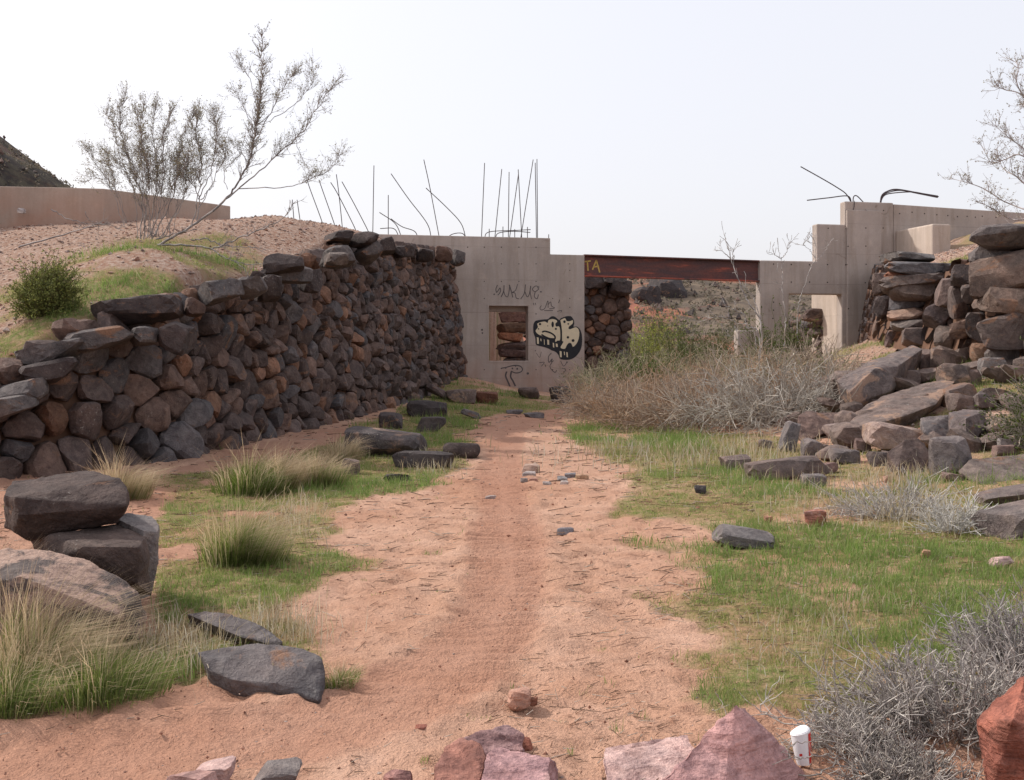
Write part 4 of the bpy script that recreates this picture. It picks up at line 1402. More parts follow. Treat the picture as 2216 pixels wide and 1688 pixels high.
# foreground sandstone
hull_rock('boulder', 'large peaked pink sandstone boulder leaning beside the white cup', pp([(1592, 1524, 4.05), (1612, 1526, 4.2), (1535, 1588, 3.95), (1470, 1650, 3.82), (1392, 1715, 3.72), (1410, 1760, 3.9), (1560, 1800, 3.6), (1674, 1596, 4.15), (1735, 1664, 4.05), (1776, 1720, 4.1), (1640, 1800, 3.7), (1760, 1800, 4.3), (1500, 1700, 4.4), (1648, 1588, 4.35)]), 'sandstone', PINK, seed=3)
hull_rock('boulder', 'pale pink slab lying behind the peaked sandstone boulder', pp([(1300, 1640, 4.15), (1308, 1618, 4.3), (1400, 1606, 4.35), (1490, 1590, 4.4), (1520, 1640, 4.2), (1310, 1710, 3.95), (1520, 1760, 4.0), (1400, 1740, 3.9)]), 'sandstone', PALE, seed=4)
hull_rock('boulder', 'orange red boulder cut off by the right edge of the picture', pp([(2112, 1572, 3.9), (2145, 1535, 4.0), (2216, 1462, 4.05), (2300, 1450, 4.2), (2330, 1600, 3.9), (2125, 1640, 3.8), (2140, 1730, 3.75), (2320, 1800, 3.7), (2180, 1800, 4.1), (2200, 1480, 4.35), (2190, 1560, 3.7)]), 'red_sandstone', REDR, seed=5)
hull_rock('boulder', 'flat topped pink slab at the bottom centre of the picture', pz([(1052, 1630, .17), (1072, 1612, .15), (1190, 1634, .15), (1200, 1642, .13), (1192, 1700, .12), (1040, 1690, .14), (1030, 1760, -.02), (1210, 1780, -.02), (1205, 1670, -.02), (1060, 1650, -.02)]), 'sandstone', (0.43, .28, .28), seed=6)
hull_rock('boulder', 'brown rounded sandstone block left of the flat pink slab', pz([(943, 1660, .10), (958, 1614, .11), (1000, 1600, .12), (1040, 1606, .13), (1050, 1640, .12), (1038, 1690, .10), (940, 1720, .06), (940, 1760, -.02), (1040, 1770, -.02), (960, 1660, -.02), (1040, 1660, -.02)]), 'sandstone', (.36, .19, .15), seed=7)
hull_rock('boulder', 'mauve flat rock behind the brown block and pink slab', pz([(985, 1604, .09), (1040, 1580, .09), (1100, 1570, .10), (1132, 1588, .09), (1134, 1625, .05), (1000, 1640, .05), (1000, 1640, -.02), (1130, 1640, -.02), (1030, 1610, -.02), (1120, 1605, -.02)]), 'sandstone', (.33, .22, .215), seed=8)
B = boulder
B('stone', 'small red stone beside the mauve flat rock', (1112, 1596, 1154, 1628), 'stone', mat='sandstone', col=(.36, .15, .10), seed=301)
B('stone', 'lone tan stone sitting on the sand in the middle', (1098, 1490, 1150, 1530), 'stone', mat='sandstone', col=(.40, .25, .19), seed=302, depth=.9)
B('stone', 'little dark clod touching the lone tan stone', (1145, 1508, 1164, 1526), 'stone', mat='sandstone', col=(.24, .12, .08), seed=303)
B('stone', 'small red stone alone on the sand near the bottom centre', (898, 1570, 926, 1586), 'stone', mat='sandstone', col=(.30, .12, .085), seed=304)
B('stone', 'pink stone just showing at the bottom edge beside dry sprigs', (828, 1670, 892, 1710), 'stone', Y=3.9, mat='sandstone', col=(.36, .21, .19), seed=305)
B('boulder', 'pale pointed pink rock at the bottom left', (420, 1644, 512, 1700), 'rock', Y=3.92, mat='sandstone', col=PALE, seed=306, roll=-10)
B('boulder', 'low pink rock in front of the pale pointed rock', (362, 1668, 470, 1730), 'rock', Y=3.75, mat='sandstone', col=(.44, .29, .26), seed=307)
B('boulder', 'flat grey slab lying at the bottom left edge', (538, 1650, 655, 1700), 'rock', Y=3.9, mat='basalt', col=(.22, .20, .19), seed=308, roll=-6)

# stack of slabs in the left foreground
hull_rock('boulder', 'long dark basalt slab balanced on top of the left stack', pp([(10, 1072, 6.35), (30, 1042, 6.75), (185, 1020, 7.0), (240, 1030, 6.75), (272, 1058, 6.45), (275, 1092, 6.40), (250, 1132, 6.45), (70, 1168, 6.35), (32, 1150, 6.3), (36, 1078, 6.2), (258, 1036, 6.55), (38, 1116, 6.18), (272, 1095, 6.30), (12, 1140, 6.7), (240, 1120, 7.0)]), 'basalt', (.085, .066, .060), seed=12, rough=.010)
hull_rock('boulder', 'dark brown slab in the middle of the left stack', pp([(70, 1168, 6.6), (110, 1160, 6.2), (255, 1132, 6.6), (318, 1158, 6.4), (310, 1190, 6.1), (322, 1215, 6.2), (300, 1268, 6.05), (230, 1235, 6.0), (110, 1215, 6.1), (180, 1185, 5.98), (300, 1185, 5.98), (330, 1290, 6.3), (100, 1290, 6.5)]), 'basalt', (.110, .086, .076), seed=13, rough=.010)
hull_rock('boulder', 'small grey block tucked behind the left stack', pp([(250, 1122, 6.6), (275, 1110, 6.75), (330, 1116, 6.75), (345, 1135, 6.6), (310, 1148, 6.4), (342, 1150, 6.45), (342, 1230, 6.5), (328, 1290, 6.5), (300, 1300, 6.4), (255, 1240, 6.7)]), 'basalt', (.21, .20, .195), seed=14, rough=.008)
hull_rock('boulder', 'low slab crusted with pink lime at the front of the left stack', pp([(-60, 1215, 5.9), (20, 1190, 5.95), (100, 1196, 5.9), (180, 1212, 5.85), (250, 1245, 5.8), (300, 1290, 5.75), (318, 1330, 5.8), (310, 1395, 5.7), (250, 1330, 5.45), (40, 1245, 5.5), (-60, 1270, 5.5), (280, 1440, 5.7), (0, 1440, 5.5), (-60, 1420, 5.9)]), 'lime_crust', (.115, .100, .094), seed=15, rough=.014)
hull_rock('boulder', 'grey basalt slab tilted on edge at the sand margin', pp([(428, 1412, 5.25), (480, 1398, 5.3), (560, 1394, 5.3), (660, 1402, 5.2), (695, 1420, 5.1), (705, 1450, 5.05), (702, 1512, 4.95), (690, 1516, 4.9), (600, 1478, 4.95), (500, 1470, 5.0), (450, 1450, 5.08), (440, 1425, 5.15), (700, 1520, 5.2), (470, 1480, 5.25), (600, 1405, 5.42), (470, 1520, 5.1), (690, 1560, 4.98), (690, 1540, 5.3)]), 'basalt', (.135, .127, .128), seed=16, rough=.009)
hull_rock('boulder', 'flat grey slab lying in the grass behind the tilted one', pz([(402, 1328, .13), (440, 1320, .15), (500, 1328, .16), (560, 1350, .13), (614, 1388, .08), (604, 1402, .05), (520, 1378, .10), (425, 1345, .09), (500, 1400, -.02), (610, 1420, -.03), (420, 1370, -.02), (560, 1380, -.02)]), 'basalt', (.155, .145, .143), seed=17, rough=.008)

# boulders at the foot of the left wall
B('boulder', 'long flat boulder streaked with white at the foot of the left wall', (748, 926, 912, 990), 'boulder', mat='basalt_caliche', col=(.10, .09, .088), seed=321, roll=2, depth=.9)
B('boulder', 'small block at the end of the white streaked boulder', (890, 940, 925, 975), 'boulder', col=(.11, .10, .10), seed=322)
B('boulder', 'smooth dark oval boulder at the edge of the path', (958, 956, 1040, 994), 'boulder', col=(.085, .07, .066), seed=323, facets=2, sq=2.4, rough=.03)
B('boulder', 'low dark slab in grass below the smooth oval boulder', (848, 976, 984, 1014), 'boulder', col=(.080, .07, .068), seed=324, depth=.6)
B('boulder', 'thin dark slab sunk in grass near the path', (830, 1024, 888, 1042), 'rock', col=(.08, .07, .07), seed=325)
B('boulder', 'pointed brown rock between the tufts and the long flat boulder', (738, 990, 782, 1028), 'rock', col=(.15, .12, .11), seed=326, roll=12)
B('boulder', 'round dark boulder close to the wall foot', (820, 892, 872, 930), 'boulder', col=(.085, .072, .07), seed=327)
B('boulder', 'rounded dark boulder with grass around it mid way along the wall', (882, 866, 968, 905), 'boulder', col=(.080, .07, .068), seed=328, facets=6)
B('boulder', 'dark boulder in front of the rounded one half way along the wall', (900, 902, 966, 938), 'boulder', col=(.09, .078, .073), seed=329)
B('boulder', 'slanting brown slab near the corner of the concrete wall', (922, 830, 978, 866), 'boulder', col=(.13, .10, .09), seed=330, roll=28)
B('boulder', 'pale tan rock beside the slanting slab near the concrete wall', (962, 842, 1032, 874), 'boulder', mat='basalt_caliche', col=(.17, .135, .12), seed=331)
B('boulder', 'rusty brown block near the foot of the concrete wall', (1030, 846, 1078, 876), 'boulder', col=(.17, .085, .06), seed=332)
B('boulder', 'grey triangular rock pointing up beside the path end', (998, 882, 1042, 908), 'rock', col=(.15, .145, .15), seed=333, roll=20)
B('boulder', 'brown boulder against the concrete wall under the window', (1120, 838, 1168, 864), 'boulder', col=(.14, .11, .10), seed=334)
B('boulder', 'dark boulder at the right end of the concrete wall foot', (1188, 836, 1242, 876), 'boulder', col=(.09, .08, .08), seed=335)
B('boulder', 'thin flat grey slab where the path meets the wall', (1132, 892, 1178, 906), 'rock', col=(.18, .17, .17), seed=336)
B('boulder', 'small flat slab left of the thin grey one on the path', (1095, 886, 1132, 898), 'rock', col=(.14, .13, .13), seed=337)
for i, (bx, lab, c) in enumerate((((1128, 1004, 1168, 1024), 'largest pale stone of the cluster in the path', (.42, .32, .26)), ((1130, 1020, 1160, 1034), 'whitish stone under the largest of the path cluster', (.5, .47, .44)), ((1126, 1034, 1142, 1044), 'small grey stone at the left of the path cluster', (.33, .31, .29)),
                                  ((1144, 1034, 1164, 1044), 'small pink stone at the front of the path cluster', (.42, .26, .2)), ((1174, 1041, 1194, 1051), 'flat pale stone in the middle of the path cluster', (.45, .40, .36)), ((1206, 1030, 1228, 1042), 'grey stone right of the middle in the path cluster', (.36, .35, .34)),
                                  ((1212, 1040, 1230, 1050), 'whitish chip in front of the grey cluster stone', (.46, .43, .40)), ((1246, 1026, 1274, 1040), 'tan stone at the right end of the path cluster', (.5, .36, .24)), ((1222, 1022, 1246, 1034), 'slate grey stone behind the path cluster', (.24, .24, .25)))):
    B('stone', lab, bx, 'stone', mat='sandstone', col=c, seed=340 + i, sink=.2)
B('stone', 'grey pebble alone on the upper track', (1050, 1072, 1074, 1082), 'stone', mat='sandstone', col=(.38, .33, .30), seed=351)
B('stone', 'flat bluish stone right of the track', (1205, 1142, 1242, 1156), 'stone', col=(.24, .23, .24), seed=352)
B('stone', 'dark stone at the upper edge of the right grass', (1502, 1050, 1528, 1068), 'stone', col=(.07, .065, .065), seed=353)

# right field
B('boulder', 'grey speckled boulder half sunk in the right grass', (1540, 1134, 1675, 1188), 'boulder', col=(.17, .16, .155), seed=360, roll=8, facets=8, depth=.8)
B('boulder', 'red sandstone lump in the right grass', (1738, 1100, 1788, 1142), 'rock', mat='sandstone', col=(.34, .16, .115), seed=361, roll=-8)
B('stone', 'small tan stone left of the red sandstone lump', (1654, 1116, 1672, 1132), 'stone', mat='sandstone', col=(.38, .22, .15), seed=362)
B('stone', 'round tan pebble in the right grass', (1994, 1190, 2016, 1208), 'stone', mat='sandstone', col=(.46, .28, .18), seed=363)
B('stone', 'white and pink broken stone near the right edge', (2134, 1200, 2188, 1228), 'stone', mat='sandstone', col=(.52, .38, .36), seed=364, roll=-12)
B('stone', 'tan stone in grass under the dark upright block', (1910, 1030, 1934, 1048), 'stone', mat='sandstone', col=(.42, .28, .21), seed=365)

# rocks fallen from the right wall
fallen = 'rocks fallen from the right wall'
BR = lambda lab, bx, col=BRN, **k: B('boulder', lab, bx, 'boulder', col=tuple(v * 1.2 for v in col), group=fallen, **k)
def HR(lab, pts, mat, col, seed):
    p = [P(a, b, c - 0.7) for a, b, c in pts]
    foot = []
    for q in p:
        z = float(ground_z(q[0], q[1] + .25)) - .12
        if z < q[2]:
            foot.append(np.array([q[0], q[1] + .25, z]) * [1, 1, 1])
    c0 = np.mean(foot, 0) if foot else 0
    foot = [np.r_[(f[:2] - c0[:2]) * .72 + c0[:2], f[2]] for f in foot]
    return hull_rock('boulder', lab, p + foot, mat, tuple(v * 1.2 for v in col), 'boulder', seed, .010, fallen)
HR('long tapering slab slanting up towards the wall, upper of two', [(1808, 822, 20.0), (1838, 850, 19.3), (1847, 876, 19.3), (1929, 845, 19.6), (1941, 794, 19.9), (1998, 754, 21.4), (1974, 746, 22.0), (1875, 785, 21.0), (1890, 800, 19.6), (1830, 880, 20.4), (1990, 790, 22.0), (1940, 850, 21)], 'basalt_caliche', (.145, .125, .118), 370)
HR('long slanting slab with orange crust, lower of two', [(1838, 912, 17.4), (1843, 936, 17.0), (1869, 958, 16.8), (1905, 915, 16.7), (1950, 903, 16.9), (2024, 875, 17.6), (2068, 824, 18.9), (2042, 819, 19.4), (1917, 853, 18.6), (1858, 888, 18.0), (1870, 985, 17.5), (2050, 880, 19.2), (1960, 940, 17.8)], 'basalt_caliche', (.145, .118, .105), 371)
HR('arched brown boulder at the left end of the fallen rocks', [(1722, 930, 18.0), (1727, 900, 18.1), (1745, 889, 18.4), (1813, 892, 18.7), (1814, 910, 18.2), (1782, 938, 17.8), (1738, 958, 17.7), (1725, 950, 18.0), (1800, 950, 18.6), (1740, 965, 18.6)], 'basalt', (.145, .105, .09), 372)
HR('dark upright block with a square face in the grass', [(1918, 978, 13.9), (1956, 951, 14.0), (1989, 948, 14.1), (2010, 974, 14.0), (2013, 1014, 13.8), (1989, 1036, 13.6), (1941, 1018, 13.6), (1935, 1040, 14.2), (2010, 1040, 14.4), (1960, 958, 14.7), (2000, 960, 14.7)], 'basalt', (.115, .088, .078), 376)
HR('grey slab leaning behind the square faced block', [(1992, 905, 15.5), (2054, 897, 15.6), (2062, 936, 15.3), (2024, 962, 15.0), (2000, 935, 15.1), (2020, 975, 15.6), (2065, 960, 15.9), (2040, 905, 16.1)], 'basalt', (.155, .14, .135), 378)
HR('cubic block with a sharp front edge near the right edge bush', [(2054, 892, 15.4), (2084, 885, 15.9), (2133, 888, 15.6), (2090, 905, 14.9), (2057, 940, 15.1), (2092, 966, 14.7), (2133, 930, 15.3), (2060, 965, 15.3), (2120, 960, 15.8)], 'basalt', (.14, .12, .115), 379)
HR('big flat topped boulder at the right edge', [(2074, 1020, 12.9), (2096, 997, 13.1), (2216, 980, 13.6), (2340, 975, 13.8), (2330, 1030, 12.9), (2216, 1030, 12.6), (2143, 1056, 12.3), (2105, 1046, 12.6), (2330, 1070, 12.8), (2130, 1070, 13.2)], 'basalt', (.155, .13, .115), 392)
BR('upright grey stone under the arched boulder', (1684, 910, 1734, 980), roll=14, seed=373, col=GRY)
BR('flat pinkish grey slab right of the arched boulder', (1784, 912, 1848, 952), roll=-8, seed=374, col=(.20, .165, .15))
BR('pale gravelly boulder below the orange crusted slab', (1870, 908, 1996, 980), roll=10, seed=375, mat='basalt_caliche', col=(.30, .24, .21), facets=5)
BR('rounded grey boulder right of the square faced block', (2008, 942, 2096, 1032), roll=-4, seed=377, col=(.16, .145, .14), facets=7)
BR('brown wedge high among the fallen rocks', (2028, 826, 2112, 892), roll=-18, seed=380, col=(.165, .13, .115), Y=17.4)
BR('brown slab lying over the wedge', (2046, 848, 2128, 902), roll=14, seed=381, col=(.16, .125, .11), Y=16.6)
BR('small dark block beside the right edge bush', (2108, 846, 2158, 880), seed=382, col=(.11, .095, .09), Y=16.4)
BR('long low brown slab lying in dry grass', (1610, 984, 1798, 1040), roll=-3, seed=383, col=(.135, .11, .10), depth=.6)
BR('grey chunk right of the long low slab', (1796, 966, 1862, 1006), roll=8, seed=384, col=(.14, .125, .12))
BR('dark stone left of the square faced block', (1876, 976, 1930, 1010), seed=385, col=(.11, .095, .09))
BR('smooth grey stone sunk before the long low slab', (1733, 1026, 1786, 1052), seed=386, col=(.16, .145, .14), facets=3)
BR('grey stone under the arched boulder, in grass', (1734, 948, 1780, 990), seed=387, col=(.15, .135, .13))
BR('brown stone at the far left tip of the fallen rocks', (1558, 984, 1622, 1018), seed=388, col=(.15, .12, .11))
BR('block standing above the slanting slabs, left one', (1984, 754, 2032, 820), seed=389, col=(.16, .125, .11), Y=21.2)
BR('tan faced block standing above the slanting slabs, right one', (2010, 752, 2068, 818), seed=390, mat='basalt_caliche', col=(.18, .14, .12), Y=20.8)
BR('smooth grey boulder under the wall at the right', (2120, 774, 2176, 828), seed=391, col=(.155, .145, .14), facets=3, Y=19.2)
BR('low rounded slab under the flat topped boulder', (2118, 1042, 2280, 1096), roll=-10, seed=393, col=(.155, .13, .12), depth=.8, facets=5)
BR('grey brown boulder lowest at the right edge', (2120, 1078, 2300, 1166), roll=-12, seed=394, col=(.165, .142, .132), depth=.8, facets=6)
BR('small pale stone on the slope near the right edge', (2160, 948, 2200, 982), seed=395, col=(.22, .205, .2))
BR('stone half buried on the gravel slope between slabs', (1935, 800, 1990, 845), seed=396, col=(.17, .14, .125), Y=20.0)
BR('brown block below the wall foot', (2075, 800, 2125, 850), seed=397, col=(.15, .115, .10), Y=18.6)

for i, (lab, bx) in enumerate((('fist sized stone left of the upright grey stone', (1640, 950, 1672, 972)), ('grey stone wedged under the pale gravelly boulder', (1850, 948, 1884, 980)), ('brown stone between the long low slab and the grey chunk', (1770, 1000, 1812, 1026)), ('small block on the slope above the cubic block', (2086, 872, 2118, 896)),
                                ('stone at the foot of the rounded grey boulder', (2040, 1022, 2080, 1046)), ('dark chunk between the two slanting slabs', (1905, 862, 1950, 890)), ('angular stone right of the cubic block', (2132, 905, 2172, 945)), ('low stone above the big flat topped boulder', (2150, 962, 2205, 992)),
                                ('stone beside the gravelly slope under the wall', (1965, 846, 2000, 872)), ('brown chunk at the foot of the upper slanting slab', (1815, 866, 1850, 892)), ('small stone left of the arched boulder', (1700, 890, 1728, 912)))):
    BR(lab, bx, (.15 + .02 * (i % 3), .125, .112), seed=420 + i)

rub = np.random.default_rng(450)
spots = []
for _ in range(900):
    px, py = rub.uniform(1690, 2210), rub.uniform(760, 1050)
    lo = np.interp(px, [1690, 1800, 1900, 2000, 2100, 2216], [900, 850, 800, 790, 800, 800])
    hi = np.interp(px, [1690, 1800, 1900, 2000, 2100, 2216], [990, 1000, 1010, 1030, 1000, 990])
    if not lo < py < hi or any(math.hypot(px - a, (py - b) * 1.4) < 33 for a, b in spots): continue
    spots.append((px, py))
ANCH = [(1900, 810, 'the upper slanting slab'), (1950, 890, 'the crusted slanting slab'), (1768, 922, 'the arched boulder'), (1709, 945, 'the upright grey stone'), (1966, 990, 'the square faced block'), (2052, 987, 'the rounded grey boulder'), (2094, 925, 'the cubic block'),
        (2027, 930, 'the leaning grey slab'), (1932, 944, 'the gravelly boulder'), (2070, 858, 'the brown wedge'), (1704, 1012, 'the long low slab'), (2145, 800, 'the smooth boulder under the wall'), (2150, 1020, 'the flat topped boulder'), (2035, 785, 'the tan faced block'), (1815, 932, 'the pinkish flat slab')]
seen = set()
for i, (px, py) in enumerate(spots[:46]):
    w_ = rub.uniform(40, 92) * (1.15 if py < 900 else .95)
    h_ = w_ * rub.uniform(.5, .85)
    tone = rub.uniform(.75, 1.3)
    adj = ('small ' if w_ < 56 else 'large ' if w_ > 78 else '') + ('dark' if tone < .92 else 'pale' if tone > 1.14 else 'mid')
    cy_ = py - h_ / 2
    lab = None
    for ax, ay, an in sorted(ANCH, key=lambda q: math.hypot(q[0] - px, (q[1] - cy_) * 1.3)):
        dx_, dy_ = px - ax, cy_ - ay
        rel = ('right of ' if dx_ > 0 else 'left of ') if abs(dx_) > 1.6 * abs(dy_) else (('below ' if dy_ > 0 else 'above ') if abs(dy_) > abs(dx_) else ('diagonally below ' if dy_ > 0 else 'diagonally above ') + ('right of ' if dx_ > 0 else 'left of '))
        lab = adj + ' brown angular rubble rock ' + rel + an
        if lab not in seen: break
    seen.add(lab)
    B('boulder', lab, (px - w_ / 2, py - h_, px + w_ / 2, py), 'boulder', col=tuple(np.array([.175, .14, .122]) * tone), seed=500 + i, roll=rub.uniform(-25, 25), yaw=rub.uniform(-40, 40), group='rubble between the fallen slabs', mat='basalt' if i % 4 else 'basalt_caliche', sub=2)

# the discarded cup
cup = thing('paper_cup', 'white crumpled paper cup with red stripe standing beside the pink boulder', 'cup', tuple(P(1740, 1652, 4.17)))
def cup_part(name, prof, mat, a0=0, a1=2 * math.pi, n=28, cap=True):
    th = np.linspace(a0, a1, n)
    full = abs(a1 - a0 - 2 * math.pi) < 1e-6
    mb = MB()
    pts = []
    for (r, z) in prof:
        pts.append([(r * math.cos(t) * (1 + .07 * math.sin(2 * t + z * 20)), r * math.sin(t) * (1 - .08 * math.cos(3 * t)), z + 0.012 * math.cos(t) * (z / .17)) for t in th])
    for i in range(len(prof) - 1):
        for k in range(n - 1):
            mb.poly([pts[i][k], pts[i][k + 1], pts[i + 1][k + 1], pts[i + 1][k]])
    return mb.build(name, mat, cup, smooth=True)
cup_part('cup_wall', [(0.001, 0.004), (0.036, 0.004), (0.036, 0.0), (0.039, 0.04), (0.043, 0.10), (0.048, 0.165), (0.0505, 0.168), (0.049, 0.172), (0.046, 0.168), (0.041, 0.10), (0.034, 0.008), (0.001, 0.008)], M['paper'])
cup_part('lid', [(0.047, 0.166), (0.046, 0.176), (0.038, 0.183), (0.001, 0.184)], M['paper'])
cup_part('red_stripe', [(0.0375, 0.006), (0.0402, 0.04), (0.0442, 0.10), (0.0490, 0.160)], M['red_print'], R(-58), R(-18), 8)
cup_part('red_mark', [(0.0405, 0.052), (0.0415, 0.066)], M['red_print'], R(-128), R(-108), 5)
cup.rotation_euler = (R(-4), R(-6), 0)
cup.scale = (.82, .82, .76)
cw = next(c_ for c_ in cup.children if c_.name.startswith('cup_wall'))
for c_ in list(cup.children):
    if c_.name.startswith('red_'):
        c_.parent = cw
# ------------------------------------------------------------------ vegetation
def blades(base, h, w, az, lean, c0, c1, curve=0.5):
    """grass blades as tapered strips; arrays of n"""
    n = len(h)
    d = np.stack([np.cos(az), np.sin(az), np.zeros(n)], 1)
    sd = np.stack([-np.sin(az + 0.9), np.cos(az + 0.9), np.zeros(n)], 1)
    up = np.array([0, 0, 1.0])
    mid = base + up * (h * 0.55)[:, None] + d * (lean * h * 0.55 * (1 - curve))[:, None]
    tip = base + up * (h * np.sqrt(np.maximum(1 - lean ** 2 * .6, .15)))[:, None] + d * (lean * h)[:, None]
    V = np.stack([base - sd * w[:, None] / 2, base + sd * w[:, None] / 2, mid - sd * w[:, None] * .38, mid + sd * w[:, None] * .38, tip], 1)
    b = (np.arange(n) * 5)[:, None]
    Fc = np.stack([b + [[0, 1, 3]], b + [[0, 3, 2]], b + [[2, 3, 4]]], 1).reshape(-1, 3)
    cm = c0 * .45 + c1 * .55
    Cc = np.stack([c0, c0, cm, cm, c1], 1)
    return V.reshape(-1, 3), Fc, Cc.reshape(-1, 3)

def join(parts):
    Vs, Fs, Cs, k = [], [], [], 0
    for V, Fc, Cc in parts:
        Vs.append(V); Fs.append(Fc + k); Cs.append(Cc)
        k += len(V)
    return np.vstack(Vs), np.vstack(Fs), np.vstack(Cs)

def pal(r, n, cols, p=None, var=0.2):
    cols = np.array(cols, float)
    i = r.choice(len(cols), n, p=p)
    return cols[i] * r.uniform(1 - var, 1 + var, (n, 1))

GREENS = [(0.25, 0.32, 0.085), (0.31, 0.34, 0.12), (0.36, 0.33, 0.16), (0.20, 0.28, 0.07)]
DRY = [(0.48, 0.39, 0.25), (0.55, 0.46, 0.32), (0.42, 0.33, 0.20)]

def grass_field():
    r = np.random.default_rng(61)
    N = 1500000
    Y = 3.4 * (40 / 3.4) ** (r.random(N) ** 0.92)
    half = 0.56 * Y + 0.6
    X = r.uniform(-1, 1, N) * half
    tr_, gv_, g_, hl_, d_, s_ = masks(X, Y)
    clump = sstep(.34, .70, fbm2(X / .16, Y / .16, 3, 51))
    lush = fbm2(X / 1.5, Y / 1.5, 3, 55)
    dens = g_ * (0.20 + 0.80 * clump) * np.minimum(1, Y / 5.5) * 0.75
    # stray sprigs on open sand
    spr = (vn2(X / .12, Y / .12, 57) > .90) * (vn2(X / .9, Y / .9, 58) > .45) * (1 - tr_) * (gv_ < .4) * (np.abs(X) < 6) * .22
    keep = r.random(N) < np.maximum(dens, spr)
    keep &= (Y < 38)
    X, Y, lush, g_ = X[keep], Y[keep], lush[keep], g_[keep]
    n = len(X)
    Z = ground_z(X, Y) - 0.01
    lu = sstep(.42, .66, lush)
    h = r.gamma(4, 0.25, n) * (0.026 + 0.050 * lu ** 1.5) * np.where(g_ > .2, 1, .7) * np.clip(Y / 10, .8, 1.8)
    w = np.maximum(0.0030, 0.00060 * Y) * r.uniform(.7, 1.4, n)
    az = r.uniform(0, 2 * math.pi, n)
    lean = np.abs(r.normal(0, .75, n)).clip(0, .97)
    c0 = pal(r, n, GREENS, [.3, .3, .25, .15])
    drymix = (r.random(n) < (0.22 - 0.15 * lu))
    c0 = np.where(drymix[:, None], pal(r, n, DRY), c0)
    c0 = c0 * (1 - .25 * lu[:, None] * np.array([1, .2, .6]))
    c1 = c0 * np.array([1.2, 1.1, 1.0])
    base = np.stack([X, Y, Z], 1)
    nr = Y < 9.5
    V, Fc, Cc = blades(base[nr], h[nr], w[nr], az[nr], lean[nr], c0[nr], c1[nr])
    fr = ~nr                                         # farther blades need no bend
    b_, sd = base[fr], np.stack([-np.sin(az[fr] + .9), np.cos(az[fr] + .9), 0 * az[fr]], 1) * (w[fr] / 2)[:, None]
    tip = b_ + np.stack([np.cos(az[fr]) * lean[fr] * h[fr], np.sin(az[fr]) * lean[fr] * h[fr], h[fr] * np.sqrt(np.maximum(1 - lean[fr] ** 2 * .6, .15))], 1)
    V2 = np.stack([b_ - sd, b_ + sd, tip], 1).reshape(-1, 3)
    V, Fc, Cc = join([(V, Fc, Cc), (V2, np.arange(len(V2)).reshape(-1, 3), np.stack([c0[fr], c0[fr], c1[fr]], 1).reshape(-1, 3))])
    o = link('grass', mesh_np('grass', V, Fc, Cc, True), M['grass'])
    tag(o, 'short green spring grass patches on both sides of the sandy track', 'grass', kind='stuff')
    return n
NG = grass_field()

def seed_heads():
    """pale dry stalks standing in the green"""
    r = np.random.default_rng(63)
    parts = []
    for px, py, sx, sy, n, hh in ((1740, 1400, 130, 70, 330, .09), (1880, 1330, 160, 60, 260, .09), (1500, 990, 250, 30, 700, .20), (1650, 1000, 150, 40, 400, .22), (1340, 960, 110, 25, 250, .16), (1990, 1120, 110, 40, 500, .16), (600, 1375, 110, 40, 500, .13),
                                  (380, 1430, 110, 45, 500, .15), (930, 1010, 60, 20, 250, .14), (640, 1130, 60, 50, 300, .14), (1800, 1080, 150, 60, 500, .16), (1950, 1060, 90, 25, 300, .2), (2120, 1330, 90, 60, 160, .09)):
        gx_, gy_ = px + sx * r.normal(size=n) * .6, py + sy * r.normal(size=n) * .6
        gy_ = np.maximum(gy_, 880)
        Yg = CAMZ * F / (gy_ - HY)
        Xg = (gx_ - CX) / F * Yg
        Zg = ground_z(Xg, Yg) - .01
        h = hh * r.uniform(.5, 1.5, n)
        w = np.maximum(.004, .00065 * Yg) * r.uniform(.8, 1.6, n)
        c = pal(r, n, DRY + [(.55, .5, .4)])
        parts.append(blades(np.stack([Xg, Yg, Zg], 1), h, w, r.uniform(0, 6.28, n), np.abs(r.normal(0, .55, n)).clip(0, .95), c, c * 1.1))
    V, Fc, Cc = join(parts)
    tag(link('dry_grass', mesh_np('dry_grass', V, Fc, Cc, True), M['grass']), 'thin pale dry stalks standing among the green grass', 'grass', kind='stuff')
seed_heads()

